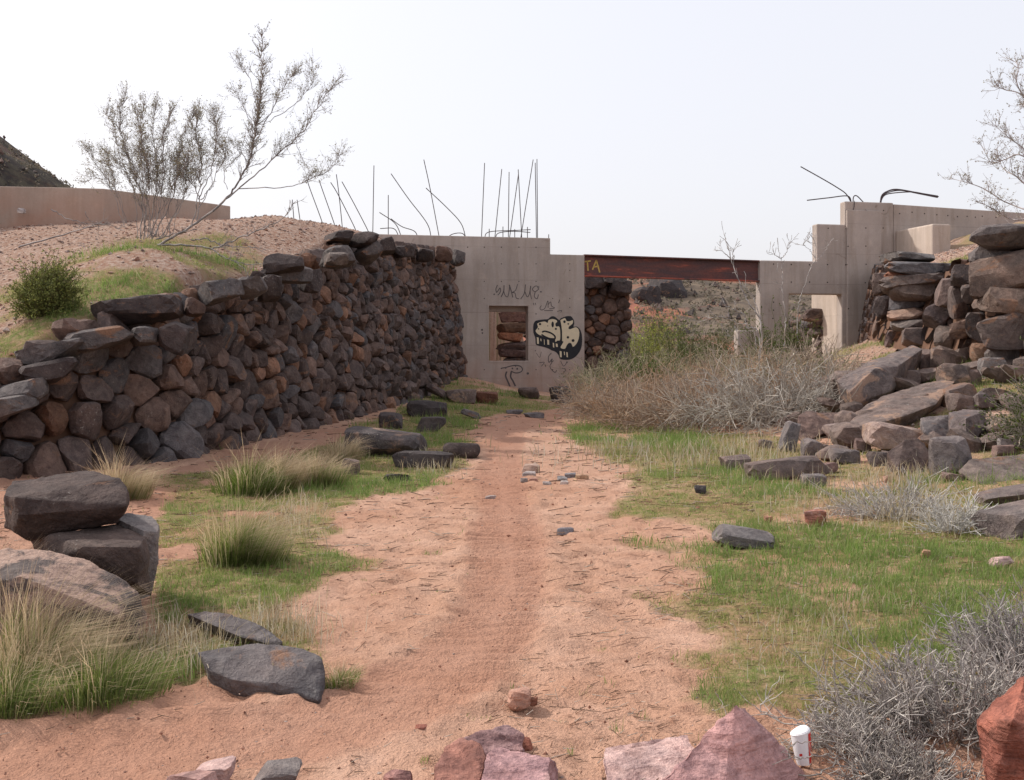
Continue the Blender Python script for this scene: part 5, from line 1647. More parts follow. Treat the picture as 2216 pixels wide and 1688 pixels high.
def tuft(label, px, py, rad, h, n, seed, gold=0.5, lean_az=0.3, lean=0.35, group='bunch grass tufts', Y=None, green=None, name='bunch_grass'):
    """a clump of fine stems, green at the foot and straw above"""
    r = np.random.default_rng(seed)
    g = G(px, py) if Y is None else np.array([(px - CX) / F * Y, Y, float(ground_z((px - CX) / F * Y, Y))])
    root = g - np.array([0, 0, .01])
    a, q = r.uniform(0, 6.28, n), r.random(n) ** .7 * rad * .8 * (.75 + .5 * vn2(np.zeros(n), np.linspace(0, n / 60, n), seed))
    bx, by = np.cos(a) * q, np.sin(a) * q
    bz = ground_z(bx + g[0], by + g[1]) - g[2]
    isg = r.random(n) < gold
    hh = h * np.where(isg, r.uniform(.45, 1.2, n), r.uniform(.15, .75, n)) * (.7 + .6 * vn2(bx / rad * 2.2, by / rad * 2.2, seed + 1)) * (1 - .45 * (q / rad) ** 2)
    out = np.arctan2(by, bx)
    vx = np.cos(out) * (.25 + .75 * q / rad) + lean * math.cos(lean_az) + r.normal(0, .24, n)
    vy = np.sin(out) * (.25 + .75 * q / rad) + lean * math.sin(lean_az) + r.normal(0, .24, n)
    az, ln = np.arctan2(vy, vx), np.clip(np.hypot(vx, vy), 0, .95)
    w = np.maximum(.0034, .00060 * g[1]) * r.uniform(.6, 1.5, n)
    gc = pal(r, n, green or [(.17, .25, .05), (.22, .28, .08), (.13, .19, .05)], None, .3)
    dc = pal(r, n, [(.66, .48, .33), (.72, .56, .40), (.54, .38, .26)], None, .25)
    c0 = np.where(isg[:, None], gc * .5 + dc * .5, gc)
    c1 = np.where(isg[:, None], dc, gc * np.array([1.25, 1.1, 1.1]))
    V, Fc, Cc = blades(np.stack([bx, by, bz], 1), hh, w, az, ln, c0, c1)
    o = link(name, mesh_np(name, V, Fc, Cc, True), M['grass'], None, tuple(root))
    return tag(o, label, 'grass tuft', group)

tuft('big straw coloured bunch of grass before the left slab stack', 95, 1480, .42, .48, 2500, 71, .55, .1, .55, Y=5.25)
tuft('straw grass at the left edge above the lime crusted slab', -30, 1300, .25, .42, 1500, 72, .85, .6, .3, Y=6.0)
tuft('green leafy clump under the left straw bunch', 225, 1540, .36, .30, 2600, 73, .12, .3, .25, Y=4.95)
tuft('green clump in the lower left corner', 20, 1560, .3, .34, 1800, 76, .2, .4, .3, Y=4.75)
tuft('tall bunch grass with straw top and green foot beside the sand', 525, 1215, .36, .60, 2600, 74, .24, .1, .5)
tuft('dark green bunch grass against the wall foot', 545, 1065, .46, .58, 2300, 75, .18, .5, .3)
tuft('straw bunch grass right of the dark green one', 610, 1058, .30, .55, 1000, 77, .75, .2, .4)
tuft('green and straw bunch grass below the bare red bank', 690, 1050, .36, .50, 1600, 78, .3, .3, .35)
tuft('straw bunch grass behind the top slab of the stack', 268, 1078, .34, .58, 950, 79, .85, .15, .5)
tuft('small straw tuft beside the pointed brown rock', 735, 1000, .3, .45, 900, 80, .7, .3, .3)
tuft('low green tuft beside the lone slab tilted on edge', 735, 1480, .12, .16, 500, 81, .3, .3, .2)

# ---- woody plants
def leafies(r, pts, size, cols, spread, per=3):
    """small leaves round twig points"""
    n = len(pts) * per
    c = np.repeat(np.asarray(pts), per, 0) + r.normal(0, spread, (n, 3))
    a = r.normal(size=(n, 3)); a /= np.linalg.norm(a, axis=1, keepdims=True)
    b = r.normal(size=(n, 3)); b -= (b * a).sum(1, keepdims=True) * a; b /= np.linalg.norm(b, axis=1, keepdims=True)
    s = size * r.uniform(.6, 1.4, (n, 1))
    V = np.stack([c - a * s, c + b * s * .5, c + a * s, c - b * s * .5], 1).reshape(-1, 3)
    Fc = np.arange(n * 4).reshape(-1, 4)
    C4 = np.repeat(pal(r, n, cols), 4, 0)
    return V, Fc, C4

def grow(r, p, d, L, rad, lev, segs, tips, bend=.25, kids=(3, 5), up=.15, shrink=.55, start=.3, spread=.7, wig=4):
    """a crooked branch with side branches; fills segs and tips"""
    n = wig
    p = np.array(p, float)
    d = np.array(d, float)
    pts = [p.copy()]
    for i in range(n):
        d = d + r.normal(0, bend, 3) * .5 + np.array([0, 0, up * .3])
        d /= np.linalg.norm(d)
        q = p + d * L / n
        r0, r1 = rad * (1 - .75 * i / n), rad * (1 - .75 * (i + 1) / n)
        segs.append((*p, *q, r0, r1, lev))
        p = q
        pts.append(p.copy())
    tips.append((*p, lev))
    if lev <= 0:
        tips.append((*pts[-2], 0))
        return
    for _ in range(r.integers(kids[0], kids[1] + 1)):
        t = r.uniform(start, 1) * n
        i = min(int(t), n - 1)
        b = pts[i] + (pts[i + 1] - pts[i]) * (t - i)
        dd = d + r.normal(0, spread, 3)
        dd[2] += up
        dd /= np.linalg.norm(dd)
        grow(r, b, dd, L * shrink * r.uniform(.6, 1.2), rad * .55, lev - 1, segs, tips, bend, kids, up, shrink, start, spread, max(2, wig - 1))

def woody(name, label, cat, root, segs, leaf=None, cols=((.16, .13, .115), (.22, .18, .155)), seed=1, group=None, sides=4, rmin=0.0, stem_name='stems'):
    r = np.random.default_rng(seed)
    o = thing(name, label, cat, tuple(root), group)
    s = np.array([q[:8] for q in segs])
    s[:, 6:8] = np.maximum(s[:, 6:8], rmin)
    s[:, :3] -= root; s[:, 3:6] -= root
    V, Fq = segs_mesh(s, sides)
    c = np.repeat(pal(r, len(s), cols), 2 * sides, 0)
    link(stem_name, mesh_np(stem_name, V, Fq, c, True), M['twig'], o)
    if leaf is not None:
        V, Fc, Cc = leaf
        link('leaves', mesh_np('leaves', V - np.asarray(root), Fc, Cc, True), M['leaf'], o)
    return o

def creosote():
    r = np.random.default_rng(91)
    z = 760 / 2201
    Y0 = 17.2
    root = G(330, 532)
    segs, tips, lpts = [], [], []
    def stem(pts, r0, depth, dens, lev=1, lf=True):
        n = len(pts)
        p = []
        for i, (a, b) in enumerate(pts):
            p.append(P(a * z, b * z, root[1] + depth * i / (n - 1)))
        q = smooth_line(p, 6 * (n - 1))
        q = q + r.normal(0, .012, q.shape)
        m = len(q)
        L = np.linalg.norm(np.diff(q, axis=0), axis=1).sum()
        for i in range(m - 1):
            segs.append((*q[i], *q[i + 1], r0 * (1 - .8 * i / m), r0 * (1 - .8 * (i + 1) / m), 3))
        for _ in range(int(dens * L)):
            t = r.uniform(.34, 1.0)
            i = min(int(t * (m - 1)), m - 2)
            d = q[i + 1] - q[i]
            d = d / np.linalg.norm(d) + r.normal(0, .55, 3)
            d[2] += .35
            d /= np.linalg.norm(d)
            tp = []
            grow(r, q[i], d, r.uniform(.18, .46) * (1.15 - .5 * t), r0 * .26 + .0015, lev, segs, tp, .3, (2, 5), .25, .55, .25, .6, 3)
            if lf:
                lpts.extend([x[:3] for x in tp if r.random() < .62])
    S_ = [([(1000, 1530), (1230, 1400), (1420, 1240), (1520, 1100), (1580, 950), (1600, 800), (1630, 650), (1640, 450), (1640, 190)], .034, .2, 30), ([(1420, 1240), (1560, 1130), (1760, 950), (1900, 820), (2000, 650), (2130, 480)], .020, -.3, 22), ([(1590, 900), (1700, 700), (1780, 540), (1860, 450)], .014, .4, 26),
          ([(1500, 1180), (1800, 1170), (1950, 1120), (2080, 1050), (2150, 940)], .013, .3, 18), ([(1850, 870), (1900, 1000), (1960, 1120)], .008, .2, 14), ([(1600, 820), (1540, 700), (1490, 590), (1470, 570)], .010, .2, 18), ([(1620, 700), (1560, 500), (1490, 380)], .010, -.2, 18), ([(1700, 760), (1860, 640), (1960, 520), (1950, 430)], .010, .3, 20),
          ([(1230, 1380), (1250, 1250), (1200, 1150), (1130, 1080), (1120, 950)], .016, .3, 22), ([(1260, 1250), (1310, 1190), (1345, 1150)], .013, 0, 4), ([(880, 1500), (890, 1250), (850, 1120), (790, 950), (750, 780), (790, 560)], .018, .3, 30), ([(900, 1500), (920, 1250), (930, 1080), (880, 870), (910, 620)], .016, -.3, 30),
          ([(920, 1490), (960, 1300), (985, 1100), (960, 850), (970, 660)], .015, .4, 30), ([(930, 1490), (1000, 1300), (1020, 1050), (1020, 850), (1080, 690)], .015, -.4, 30), ([(950, 1500), (1070, 1270), (1110, 1080), (1130, 900), (1230, 700)], .016, .2, 34), ([(1200, 1420), (1240, 1250), (1260, 1000), (1230, 850), (1240, 690)], .016, .5, 34),
          ([(1240, 1250), (1330, 1050), (1360, 820), (1330, 690)], .014, -.2, 36), ([(1250, 1300), (1400, 1000), (1380, 900)], .010, .3, 30), ([(790, 1400), (740, 1250), (700, 1080), (640, 920)], .010, .4, 26), ([(780, 1420), (700, 1200), (590, 1010), (530, 940)], .009, .2, 24), ([(800, 1400), (720, 1180), (600, 1120), (550, 1140)], .008, -.2, 20),
          ([(860, 1500), (840, 1200), (760, 1000), (700, 770), (670, 700)], .010, .3, 22), ([(1420, 1190), (1410, 1080), (1500, 960), (1440, 880)], .010, .2, 20), ([(1000, 1500), (1150, 1250), (1180, 1000), (1240, 760)], .012, .3, 32), ([(890, 1480), (940, 1200), (900, 900), (840, 700)], .010, -.5, 26)]
    for pts, r0, dp, dn in S_:
        stem(pts, r0 * .75, dp, dn)
    for k_ in range(16):                             # many thin stems fan from the base
        x_ = 870 + 230 * r.random()
        tx = 620 + 800 * r.random()
        stem([(x_, 1490), (x_ * .75 + tx * .25, 1300), (x_ * .4 + tx * .6, 1080), (tx, 860 + 160 * r.random())], .007, r.normal(0, .35), 12)
    dead0 = len(segs)
    for pts, r0, dp in (([(990, 1530), (1200, 1540), (1330, 1560), (1450, 1510), (1600, 1450), (1770, 1370), (1850, 1260)], .022, .2), ([(1200, 1510), (1300, 1500), (1440, 1545), (1560, 1545), (1720, 1570)], .014, -.4), ([(1330, 1560), (1400, 1610), (1480, 1640), (1545, 1700), (1560, 1735)], .013, -.8),
                        ([(1480, 1640), (1600, 1660), (1750, 1650), (1880, 1610)], .010, -.9), ([(110, 1550), (400, 1470), (640, 1400), (760, 1440)], .018, .4), ([(320, 1310), (420, 1370), (540, 1400), (640, 1400)], .013, .2), ([(530, 1320), (560, 1380), (640, 1410)], .010, .2), ([(980, 1500), (1100, 1460), (1230, 1430)], .015, -.3)):
        stem(pts, r0, dp, 5, 1, False)
    lf = leafies(r, lpts, .015, [(.30, .27, .16), (.36, .32, .20), (.24, .22, .12)], .022, 2)
    woody('creosote_bush', 'tall sparse dark stemmed bush on the left bank against the sky', 'bush', root, segs, lf, ((.24, .215, .21), (.32, .29, .28), (.40, .36, .34)), 92, rmin=.0017)
creosote()

def edge_bush():
    r = np.random.default_rng(95)
    root = np.array([14.6, 22.5, float(ground_z(14.6, 22.5))])
    segs, tips, lp = [], [], []
    k = 256 / 1075
    for pts in ([(1700, 2100), (1300, 1500), (940, 1430), (720, 1300), (560, 1240), (400, 1200)], [(1700, 2100), (1350, 1300), (1070, 1000), (900, 1030), (780, 1060), (690, 900)], [(1700, 2100), (1300, 1100), (1060, 920), (900, 800), (780, 690)],
                [(1700, 2100), (1350, 900), (1080, 470), (900, 395), (780, 340)], [(1700, 2100), (1400, 900), (1100, 500), (1010, 330), (1020, 180), (950, 110)], [(1700, 2100), (1250, 1300), (1000, 1180), (880, 1100), (820, 930)], [(1700, 2100), (1200, 1560), (960, 1570), (800, 1480), (600, 1380)], [(1700, 2100), (1400, 1000), (1200, 600), (1150, 300)],
                [(1700, 2100), (1350, 1200), (1150, 800), (1100, 550), (1020, 590)]):
        p = [P(1960 + a * k, 100 + b * k, root[1] + .4 * r.normal()) for a, b in pts]
        p[0] = root
        q = smooth_line(p, 30)
        for i in range(len(q) - 1):
            segs.append((*q[i], *q[i + 1], .022 * (1 - .85 * i / len(q)), .022 * (1 - .85 * (i + 1) / len(q)), 3))
        for _ in range(30):
            i = r.integers(len(q) // 3, len(q) - 1)
            d = q[i + 1] - q[i]
            d = d / np.linalg.norm(d) + r.normal(0, .6, 3) + [0, 0, .35]
            tp = []
            grow(r, q[i], d / np.linalg.norm(d), r.uniform(.15, .42), .006, 1, segs, tp, .3, (2, 4), .2, .55, .25, .6, 3)
            lp += [x[:3] for x in tp if r.random() < .6]
    lf = leafies(r, lp, .020, [(.34, .30, .24), (.40, .35, .29), (.30, .28, .18)], .02, 2)
    woody('creosote_bush', 'sparse twiggy bush reaching in from the right edge against the sky', 'bush', root, segs, lf, ((.36, .32, .31), (.44, .39, .38)), 96, rmin=.0024)
edge_bush()

def dome_shrub(name, label, cat, px, py, w, h, n, seed, cols, leafc=None, lsize=.02, Y=None, L=None, lev=1, rmin=.003, group=None, upw=.6, leafn=2, base=.25, extra=()):
    """many stems fanning from a base into a rounded mass w wide, h tall (metres)"""
    r = np.random.default_rng(seed)
    g = G(px, py) if Y is None else np.array([(px - CX) / F * Y, Y, float(ground_z((px - CX) / F * Y, Y))])
    segs, tips = [], []
    for _ in range(n):
        a = r.uniform(0, 6.28)
        q = math.sqrt(r.random()) * base * w
        b = g + np.array([math.cos(a) * q, math.sin(a) * q, 0])
        b[2] = float(ground_z(b[0], b[1])) - .02
        el = r.uniform(.05, 1.0) ** upw
        d = np.array([math.cos(a) * (1.05 - el) * w, math.sin(a) * (1.05 - el) * w * .8, el * h * 1.1])
        Ls = np.linalg.norm(d) * r.uniform(.5, .95) if L is None else L
        grow(r, b, d / np.linalg.norm(d), Ls, .007, lev, segs, tips, .35, (3, 5), .1, .5, .3, .75, 4)
    for ln in extra:
        q = smooth_line([g] + [P(*c) for c in ln], 9 * len(ln))
        q[1:] += r.normal(0, .004, q[1:].shape)
        for i in range(len(q) - 1):
            segs.append((*q[i], *q[i + 1], .0048 * (1 - .7 * i / len(q)), .0048 * (1 - .7 * (i + 1) / len(q)), 2))
        for _ in range(7):
            i = r.integers(2, len(q) - 1)
            d = q[i + 1] - q[i]
            d = d / np.linalg.norm(d) + r.normal(0, .5, 3) + [0, 0, .4]
            grow(r, q[i], d / np.linalg.norm(d), r.uniform(.05, .13), .003, 0, segs, [], .3, (1, 2), .2, .5, .4, .5, 3)
    lf = None
    if leafc is not None:
        lf = leafies(r, [t[:3] for t in tips], lsize, leafc, lsize, leafn)
    return woody(name, label, cat, g, segs, lf, cols, seed + 1, group, 3, rmin)

GREYT = ((.36, .33, .31), (.45, .41, .38), (.27, .245, .23))
TANT = ((.36, .27, .19), (.42, .33, .25), (.30, .21, .14))
GLEAF = [(.085, .11, .03), (.12, .145, .04), (.07, .09, .03)]
CUP_ARCS = [[(1900, 1612, 4.25), (1800, 1580, 4.2), (1725, 1556, 4.25), (1650, 1540, 4.3), (1598, 1500, 4.35)], [(1850, 1650, 4.05), (1790, 1634, 4.0), (1735, 1640, 4.0), (1700, 1640, 4.0)], [(1800, 1590, 4.2), (1690, 1560, 4.3), (1648, 1530, 4.35), (1690, 1465, 4.4)],
            [(1880, 1600, 4.2), (1830, 1545, 4.3), (1800, 1500, 4.35)], [(1900, 1640, 4.1), (1820, 1610, 4.1), (1770, 1600, 4.05), (1700, 1615, 4.05)], [(1760, 1680, 4.0), (1650, 1640, 4.2), (1580, 1560, 4.4), (1556, 1505, 4.5)], [(1960, 1660, 4.0), (2020, 1690, 3.95), (1930, 1700, 3.9)], [(1900, 1560, 4.35), (1980, 1500, 4.5), (2040, 1420, 4.6)]]
dome_shrub('round_shrub', 'small rounded green shrub on the left bank', 'shrub', 103, 678, .40, .70, 330, 101, ((.10, .11, .04), (.14, .13, .05)), [(.20, .23, .06), (.26, .28, .08), (.15, .17, .05)], .016, lev=1, leafn=4, upw=.8, base=.55)
dome_shrub('dead_bush', 'large grey dead bush in the lower right corner', 'dead bush', 2060, 1600, .66, .36, 210, 103, ((.38, .345, .32), (.56, .51, .46), (.26, .23, .215)), None, Y=4.6, lev=2, rmin=.0016, upw=1.1)
dome_shrub('dead_bush', 'smaller grey dead bush behind the white cup', 'dead bush', 1850, 1650, .40, .15, 130, 104, ((.46, .42, .38), (.58, .53, .47), (.36, .32, .30)), None, Y=4.35, lev=2, rmin=.0016, extra=CUP_ARCS)
dome_shrub('dead_bush', 'grey dead bush at the right edge above the red boulder', 'dead bush', 2230, 1490, .62, .36, 190, 105, ((.36, .33, .31), (.50, .46, .43), (.24, .21, .20)), None, Y=5.3, lev=2, rmin=.0018)
dome_shrub('dead_bush', 'low grey dead bush at the bottom edge between cup and red boulder', 'dead bush', 1960, 1690, .42, .16, 130, 109, ((.38, .34, .31), (.54, .49, .43), (.24, .21, .20)), None, Y=3.98, lev=2, rmin=.0016)
dome_shrub('dead_bush', 'pale mound of dead twigs in the right grass', 'dead bush', 1930, 1115, .75, .42, 130, 106, ((.50, .46, .42), (.58, .54, .5), (.38, .34, .31)), None, lev=1, rmin=.003, upw=1.2)
dome_shrub('dead_bush', 'whitish dead stems right of the pale twig mound', 'dead bush', 2060, 1150, .5, .36, 80, 107, ((.55, .52, .48), (.6, .57, .53)), None, lev=1, rmin=.003)
dome_shrub('scrub_bush', 'dull green and grey scrub at the right edge under the wall', 'shrub', 2250, 935, .85, 1.0, 170, 108, ((.30, .26, .22), (.36, .32, .27)), GLEAF, .022, Y=13.4, lev=1, rmin=.004)

# thicket of dead brush filling the passage
def thicket():
    r = np.random.default_rng(111)
    segs, cols, lp = [], [], []
    mounds = [(1325, 915, 1.3, .9, 170, 0), (1400, 925, 1.7, 1.0, 220, 1), (1520, 930, 1.7, 1.1, 220, 0), (1640, 930, 1.6, 1.1, 210, 2), (1700, 905, 1.3, 1.1, 210, 2), (1360, 890, 1.5, 1.2, 240, 3), (1460, 892, 2.0, 1.1, 260, 1), (1580, 890, 2.0, 1.1, 260, 1), (1680, 876, 1.7, 1.1, 250, 3),
              (1340, 872, 1.4, 1.3, 230, 3), (1400, 860, 2.0, 1.4, 280, 3), (1520, 855, 2.2, 1.3, 280, 3), (1660, 856, 2.2, 1.2, 270, 0), (1735, 858, 1.3, 1.2, 220, 0), (1290, 902, .8, .7, 90, 2), (1470, 845, 2.2, 1.5, 240, 3), (1350, 905, 1.6, .9, 200, 1), (1600, 905, 1.8, 1.0, 230, 1), (1480, 910, 1.6, .9, 220, 0), (1690, 900, 1.5, 1.0, 200, 1)]
    pals = [((.48, .38, .30), (.55, .46, .38), (.38, .31, .27)), ((.46, .30, .20), (.52, .37, .26), (.40, .31, .25)), ((.52, .49, .46), (.6, .56, .52), (.40, .36, .33)), ((.47, .41, .28), (.53, .47, .34), (.36, .32, .23))]
    first = None
    for px, py, w, h, n, kk in mounds:
        g = G(px, py)
        if first is None: first = g
        for _ in range(n):
            a = r.uniform(0, 6.28)
            q = math.sqrt(r.random()) * .75 * w
            b = g + np.array([math.cos(a) * q, math.sin(a) * q * .8, 0])
            b[2] = max(0, float(g[2])) - .03 + r.uniform(0, .45) * h
            el = r.uniform(.0, 1.0)
            d = np.array([math.cos(a) * (1.05 - el), math.sin(a) * (1.05 - el), el * .9])
            if r.random() < .35:
                d = r.normal(size=3) * [1, 1, .35]
            sg, tp = [], []
            grow(r, b, d / np.linalg.norm(d), h * r.uniform(.45, 1.0), .009, 1, sg, tp, .55, (3, 6), -.02, .6, .15, .9, 3)
            segs += sg
            c = np.array(pals[kk][r.integers(3)]) * r.uniform(.62, 1.12) * [1.03, 1.0, .94]
            cols += [c] * len(sg)
            if kk == 3:
                lp += [t[:3] for t in tp if r.random() < .5]
    s = np.array([q[:8] for q in segs])
    s[:, 6:8] = np.maximum(s[:, 6:8], .0055)
    s[:, 2] = np.maximum(s[:, 2], ground_z(s[:, 0], s[:, 1], False)); s[:, 5] = np.maximum(s[:, 5], ground_z(s[:, 3], s[:, 4], False))
    V, Fq = segs_mesh(s, 3)
    C_ = np.repeat(np.array(cols), 6, 0)
    o = link('dead_brush', mesh_np('dead_brush', V, Fq, C_, True), M['twig'])
    tag(o, 'tangled mass of dry grey and tan brush filling the passage', 'brush', kind='stuff')
    V, Fc, Cc = leafies(r, lp, .03, [(.17, .18, .09), (.22, .22, .12), (.13, .14, .07)], .05, 2)
    o = link('brush_foliage', mesh_np('brush_foliage', V, Fc, Cc, True), M['leaf'])
    tag(o, 'sparse grey green leaves among the dry brush', 'brush', kind='stuff')
    return len(segs)
NT_ = thicket()

# green broom-like shrubs in and behind the brush
def broom(label, px, py, w, h, n, seed, Y, leafc, cols=((.10, .12, .04), (.14, .15, .06))):
    return dome_shrub('broom_shrub', label, 'shrub', px, py, w * .8, h * 1.25, n, seed, cols, leafc, .035, Y=Y, lev=1, rmin=.006, upw=.35, leafn=3, base=.6)
DG = [(.12, .16, .04), (.16, .20, .055), (.09, .12, .035)]
broom('dark green broom shrub left of the low concrete step', 1655, 800, 1.0, 1.7, 80, 121, 35.0, DG)
broom('dark green broom shrub before the tall concrete doorway', 1715, 800, .9, 1.6, 70, 122, 35.5, DG)
broom('upright green shrub under the middle of the beam', 1490, 800, 0.9, 2.3, 80, 123, 40.0, DG)
broom('olive shrub right of the upright green shrub', 1545, 810, 1.1, 1.8, 70, 124, 38.0, [(.12, .125, .05), (.15, .15, .06)])
broom('bright yellow green bush beyond the stone wall end', 1405, 800, 2.2, 2.4, 130, 125, 54.0, [(.40, .48, .08), (.45, .52, .10), (.34, .42, .08)], ((.2, .2, .06), (.16, .15, .05)))
broom('green sprigs low at the left end of the brush', 1345, 880, .7, 1.5, 50, 126, 30.0, DG)
broom('green sprigs in the middle of the brush', 1415, 880, .8, 1.3, 50, 127, 29.0, DG)
broom('small green bush on the far slope under the beam', 1425, 690, 1.5, 3.0, 60, 128, 78.0, DG)
broom('olive sprig on the far slope near the white saplings', 1562, 690, .8, 2.4, 40, 129, 70.0, DG)

# bare saplings
def sapling(label, Y, lines, seed, cols=((.42, .39, .37), (.5, .47, .45), (.34, .31, .30)), r0=.03, fan=False):
    r = np.random.default_rng(seed)
    segs = []
    g = G(*lines[0][0]) if Y is None else None
    root = P(*lines[0][0], Y)
    root[2] = float(ground_z(root[0], root[1]))
    for j, ln in enumerate(lines):
        p = [P(a, b, Y + .15 * j * i / len(ln)) for i, (a, b) in enumerate(ln)]
        if j == 0 or fan: p = [root] + p
        q = smooth_line(p, 8 * (len(p) - 1))
        q = q + r.normal(0, .015, q.shape)
        rr = r0 * (1 if j == 0 else .6)
        for i in range(len(q) - 1):
            segs.append((*q[i], *q[i + 1], rr * (1 - .8 * i / len(q)), rr * (1 - .8 * (i + 1) / len(q)), 2))
        for _ in range(5):
            i = r.integers(len(q) // 2, len(q) - 1)
            d = q[i + 1] - q[i]
            d = d / np.linalg.norm(d) + r.normal(0, .5, 3) + [0, 0, .3]
            grow(r, q[i], d / np.linalg.norm(d), r.uniform(.2, .55), .008, 1, segs, [], .3, (1, 2), .2, .5, .4, .5, 3)
    return woody('bare_sapling', label, 'sapling', root, segs, None, cols, seed, 'bare saplings before the concrete frame', 4, .0065)
k2 = 360 / 1779
s2 = lambda pts: [(1500 + a * k2, 480 + b * k2) for a, b in pts]
sapling('tallest bare white sapling crossing the right end of the beam', 34, [s2([(720, 1100), (600, 880), (500, 660), (420, 440), (350, 200), (345, 110)]), s2([(420, 400), (430, 330), (425, 280)]), s2([(720, 1040), (660, 860), (640, 800), (520, 660)]), s2([(410, 400), (330, 330), (280, 300)])], 131)
sapling('bare sapling in front of the plain concrete post', 34.5, [s2([(980, 1230), (990, 1000), (955, 760), (960, 600), (935, 400), (905, 270)]), s2([(940, 400), (1000, 320), (1020, 215)]), s2([(930, 390), (870, 350), (800, 330)])], 132, r0=.024)
sapling('thin bare sapling before the doorway of the concrete frame', 35, [s2([(1110, 1250), (1130, 900), (1190, 680), (1270, 470), (1330, 400), (1420, 300), (1440, 220)]), s2([(1310, 390), (1250, 300), (1170, 230)]), s2([(1300, 390), (1310, 280), (1290, 170)])], 133, r0=.020)
sapling('arching bare branches low beside the concrete step', 33, [s2([(700, 1190), (580, 1130), (540, 1000), (430, 930), (330, 900)]), s2([(640, 1150), (480, 1090), (280, 1010), (20, 1085)]), s2([(500, 1300), (470, 1250), (340, 1215)]), s2([(700, 1640), (500, 1560), (250, 1480), (0, 1540)])], 134, r0=.026, fan=True)

# ------------------------------------------------------------------ loose stuff on the ground
def chips(name, label, cat, P3, size, cols, seed, mat='sandstone', squash=.55):
    r = np.random.default_rng(seed)
    n = len(P3)
    o8 = np.array([[1, 0, 0], [-1, 0, 0], [0, 1, 0], [0, -1, 0], [0, 0, 1], [0, 0, -1]], float)
    f8 = np.array([[0, 2, 4], [2, 1, 4], [1, 3, 4], [3, 0, 4], [2, 0, 5], [1, 2, 5], [3, 1, 5], [0, 3, 5]])
    a = r.uniform(0, 6.28, n)
    V = o8[None] * r.uniform(.5, 1.3, (n, 6, 1)) + r.normal(0, .12, (n, 6, 3))
    V[:, :, 2] *= squash
    x = V[:, :, 0] * np.cos(a)[:, None] - V[:, :, 1] * np.sin(a)[:, None] * .7
    y = V[:, :, 0] * np.sin(a)[:, None] + V[:, :, 1] * np.cos(a)[:, None] * .7
    V = np.stack([x, y, V[:, :, 2]], 2) * size[:, None, None] + P3[:, None, :]
    Fc = (f8[None] + (np.arange(n) * 6)[:, None, None]).reshape(-1, 3)
    C_ = np.repeat(pal(r, n, cols), 6, 0)
    o = link(name, mesh_np(name, V.reshape(-1, 3), Fc, C_, False), M[mat])
    return tag(o, label, cat, kind='stuff')

r = np.random.default_rng(141)
n = 90000
X = r.uniform(-14, 17, n); Y = r.uniform(10, 44, n)
tr_, gv_, g_, hl_, d_, s_ = masks(X, Y)
kp = r.random(n) < gv_ * (1 - .7 * g_) * .55 * (np.abs(X / Y) < .56)
X, Y = X[kp], Y[kp]
chips('gravel', 'loose pinkish chips and gravel covering both banks', 'gravel', np.stack([X, Y, ground_z(X, Y) + .004], 1), r.gamma(3, .008, len(X)) + .006, [(.46, .36, .30), (.38, .26, .20), (.26, .20, .175), (.54, .46, .40), (.33, .18, .125)], 142)
n = 16000
Y = 3.5 * (30 / 3.5) ** r.random(n); X = r.uniform(-.55, .55, n) * Y
tr_, gv_, g_, hl_, d_, s_ = masks(X, Y)
kp = (gv_ < .3) & (r.random(n) < .22 + .3 * sstep(.5, .7, fbm2(X / .8, Y / .8, 3, 99)))
X, Y = X[kp], Y[kp]
chips('pebbles', 'small pebbles and clods strewn over the sand', 'pebbles', np.stack([X, Y, ground_z(X, Y) + .002], 1), (r.gamma(2, .0022, len(X)) + .0025) * np.clip(Y / 7, .8, 2), [(.34, .17, .11), (.42, .25, .18), (.26, .13, .09), (.38, .32, .28), (.2, .11, .08)], 143)
# dead twigs and stalks lying on the sand
n = 12000
Y = 3.5 * (26 / 3.5) ** r.random(n); X = r.uniform(-.55, .55, n) * Y
tr_, gv_, g_, hl_, d_, s_ = masks(X, Y)
kp = (gv_ < .3) & (tr_ < .5) & (r.random(n) < .3 + .7 * sstep(.48, .66, fbm2(X / 1.1, Y / 1.1, 3, 98)))
X, Y = X[kp], Y[kp]
n = len(X)
a = r.normal(0, .7, n); L = r.gamma(2.2, .026, n) * np.clip(Y / 7, .7, 1.9)
p0 = np.stack([X, Y, ground_z(X, Y) + .004], 1)
x1, y1 = X + np.cos(a) * L, Y + np.sin(a) * L
p1 = np.stack([x1, y1, ground_z(x1, y1) + .004 + r.uniform(0, .015, n)], 1)
rd = np.maximum(.0024, .00042 * Y)
V, Fq = segs_mesh(np.hstack([p0, p1, rd[:, None], rd[:, None] * .6]), 3)
C_ = np.repeat(pal(r, n, [(.16, .085, .055), (.24, .15, .10), (.12, .075, .05), (.4, .33, .27)]), 6, 0)
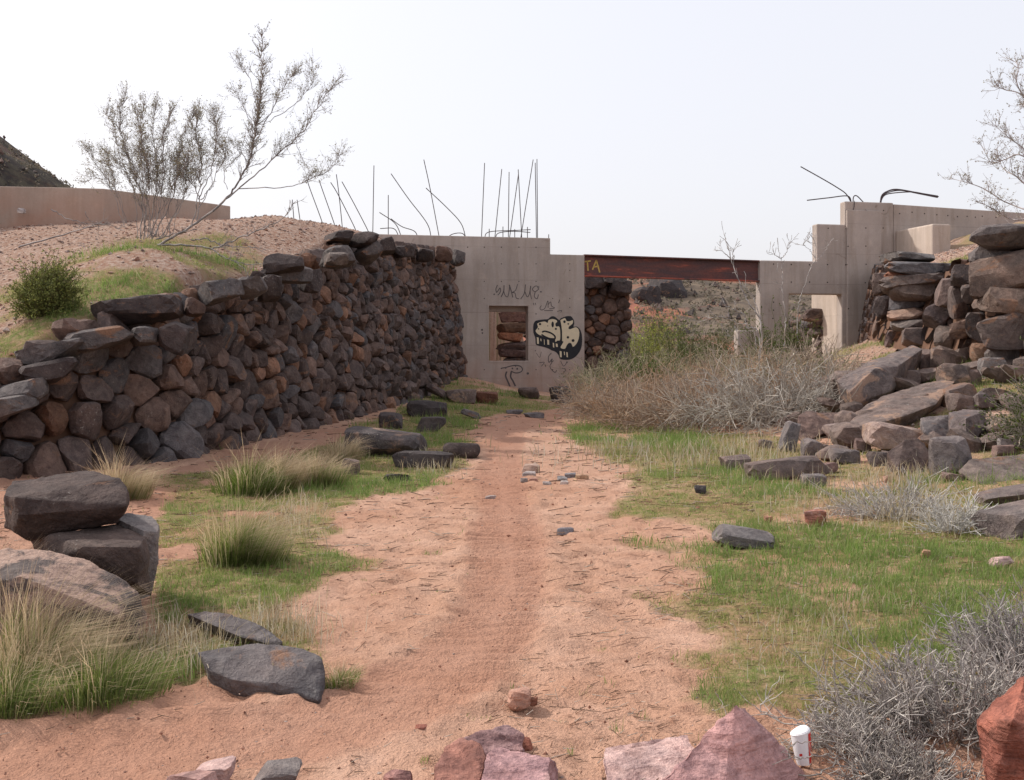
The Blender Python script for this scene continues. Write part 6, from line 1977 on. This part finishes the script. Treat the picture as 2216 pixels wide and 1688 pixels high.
tag(link('twig_litter', mesh_np('twig_litter', V, Fq, C_, True), M['twig']), 'short dead twigs and stalks scattered over the sand', 'litter', kind='stuff')

# far slopes: scrub and lava blocks
n = 9000
X = r.uniform(-75, 75, n); Y = r.uniform(56, 165, n)
kp = ((X / Y > -.02) & (X / Y < .33)) | ((X / Y < -.40) & (X / Y > -.55) & (Y > 110))
X, Y = X[kp], Y[kp]
n = len(X)
Z = ground_z(X, Y)
cen = np.stack([X, Y, Z + .25], 1)
V, Fc, Cc = leafies(r, cen, .17, [(.19, .165, .12), (.23, .19, .14), (.15, .135, .10), (.26, .21, .16)], .20, 7)
tag(link('desert_scrub', mesh_np('desert_scrub', V, Fc, Cc, True), M['leaf']), 'low grey green scrub dotting the far slopes', 'scrub', kind='stuff')
n = 2600
X = r.uniform(-85, 70, n); Y = r.uniform(60, 170, n)
kp = ((X / Y > -.02) & (X / Y < .33)) | ((X / Y < -.40) & (X / Y > -.55) & (Y > 110))
X, Y = X[kp], Y[kp]
chips('lava_rubble', 'dark lava blocks strewn over the far slopes', 'rubble', np.stack([X, Y, ground_z(X, Y) + .1], 1), r.gamma(2, .11, len(X)) + .10, [(.12, .10, .09), (.09, .08, .075), (.18, .13, .11)], 145, 'basalt', .9)
for i, (bx, lab) in enumerate((((1406, 590, 1484, 668), 'black lava outcrop on the far slope under the beam'), ((1368, 622, 1425, 680), 'smaller dark lava outcrop left of the black one'))):
    cY = 112 - 6 * i
    c = P((bx[0] + bx[2]) / 2, (bx[1] + bx[3]) / 2, cY)
    w_, h_ = (bx[2] - bx[0]) / F * cY, (bx[3] - bx[1]) / F * cY
    o = rock('lava_outcrop', (w_, 4.0, h_ * 1.1), 400 + i, M['basalt'], np.array([.07, .063, .063]), c, rot(0, 10, 0), facets=12, rough=.10, sq=6)
    tag(o, lab, 'outcrop')
# litter
o = boulder('scrap', 'pale scrap lying on the soil below the long bank wall', (38, 450, 54, 462), 'scrap', Y=22.4, mat='sandstone', col=(.6, .6, .58), seed=410)
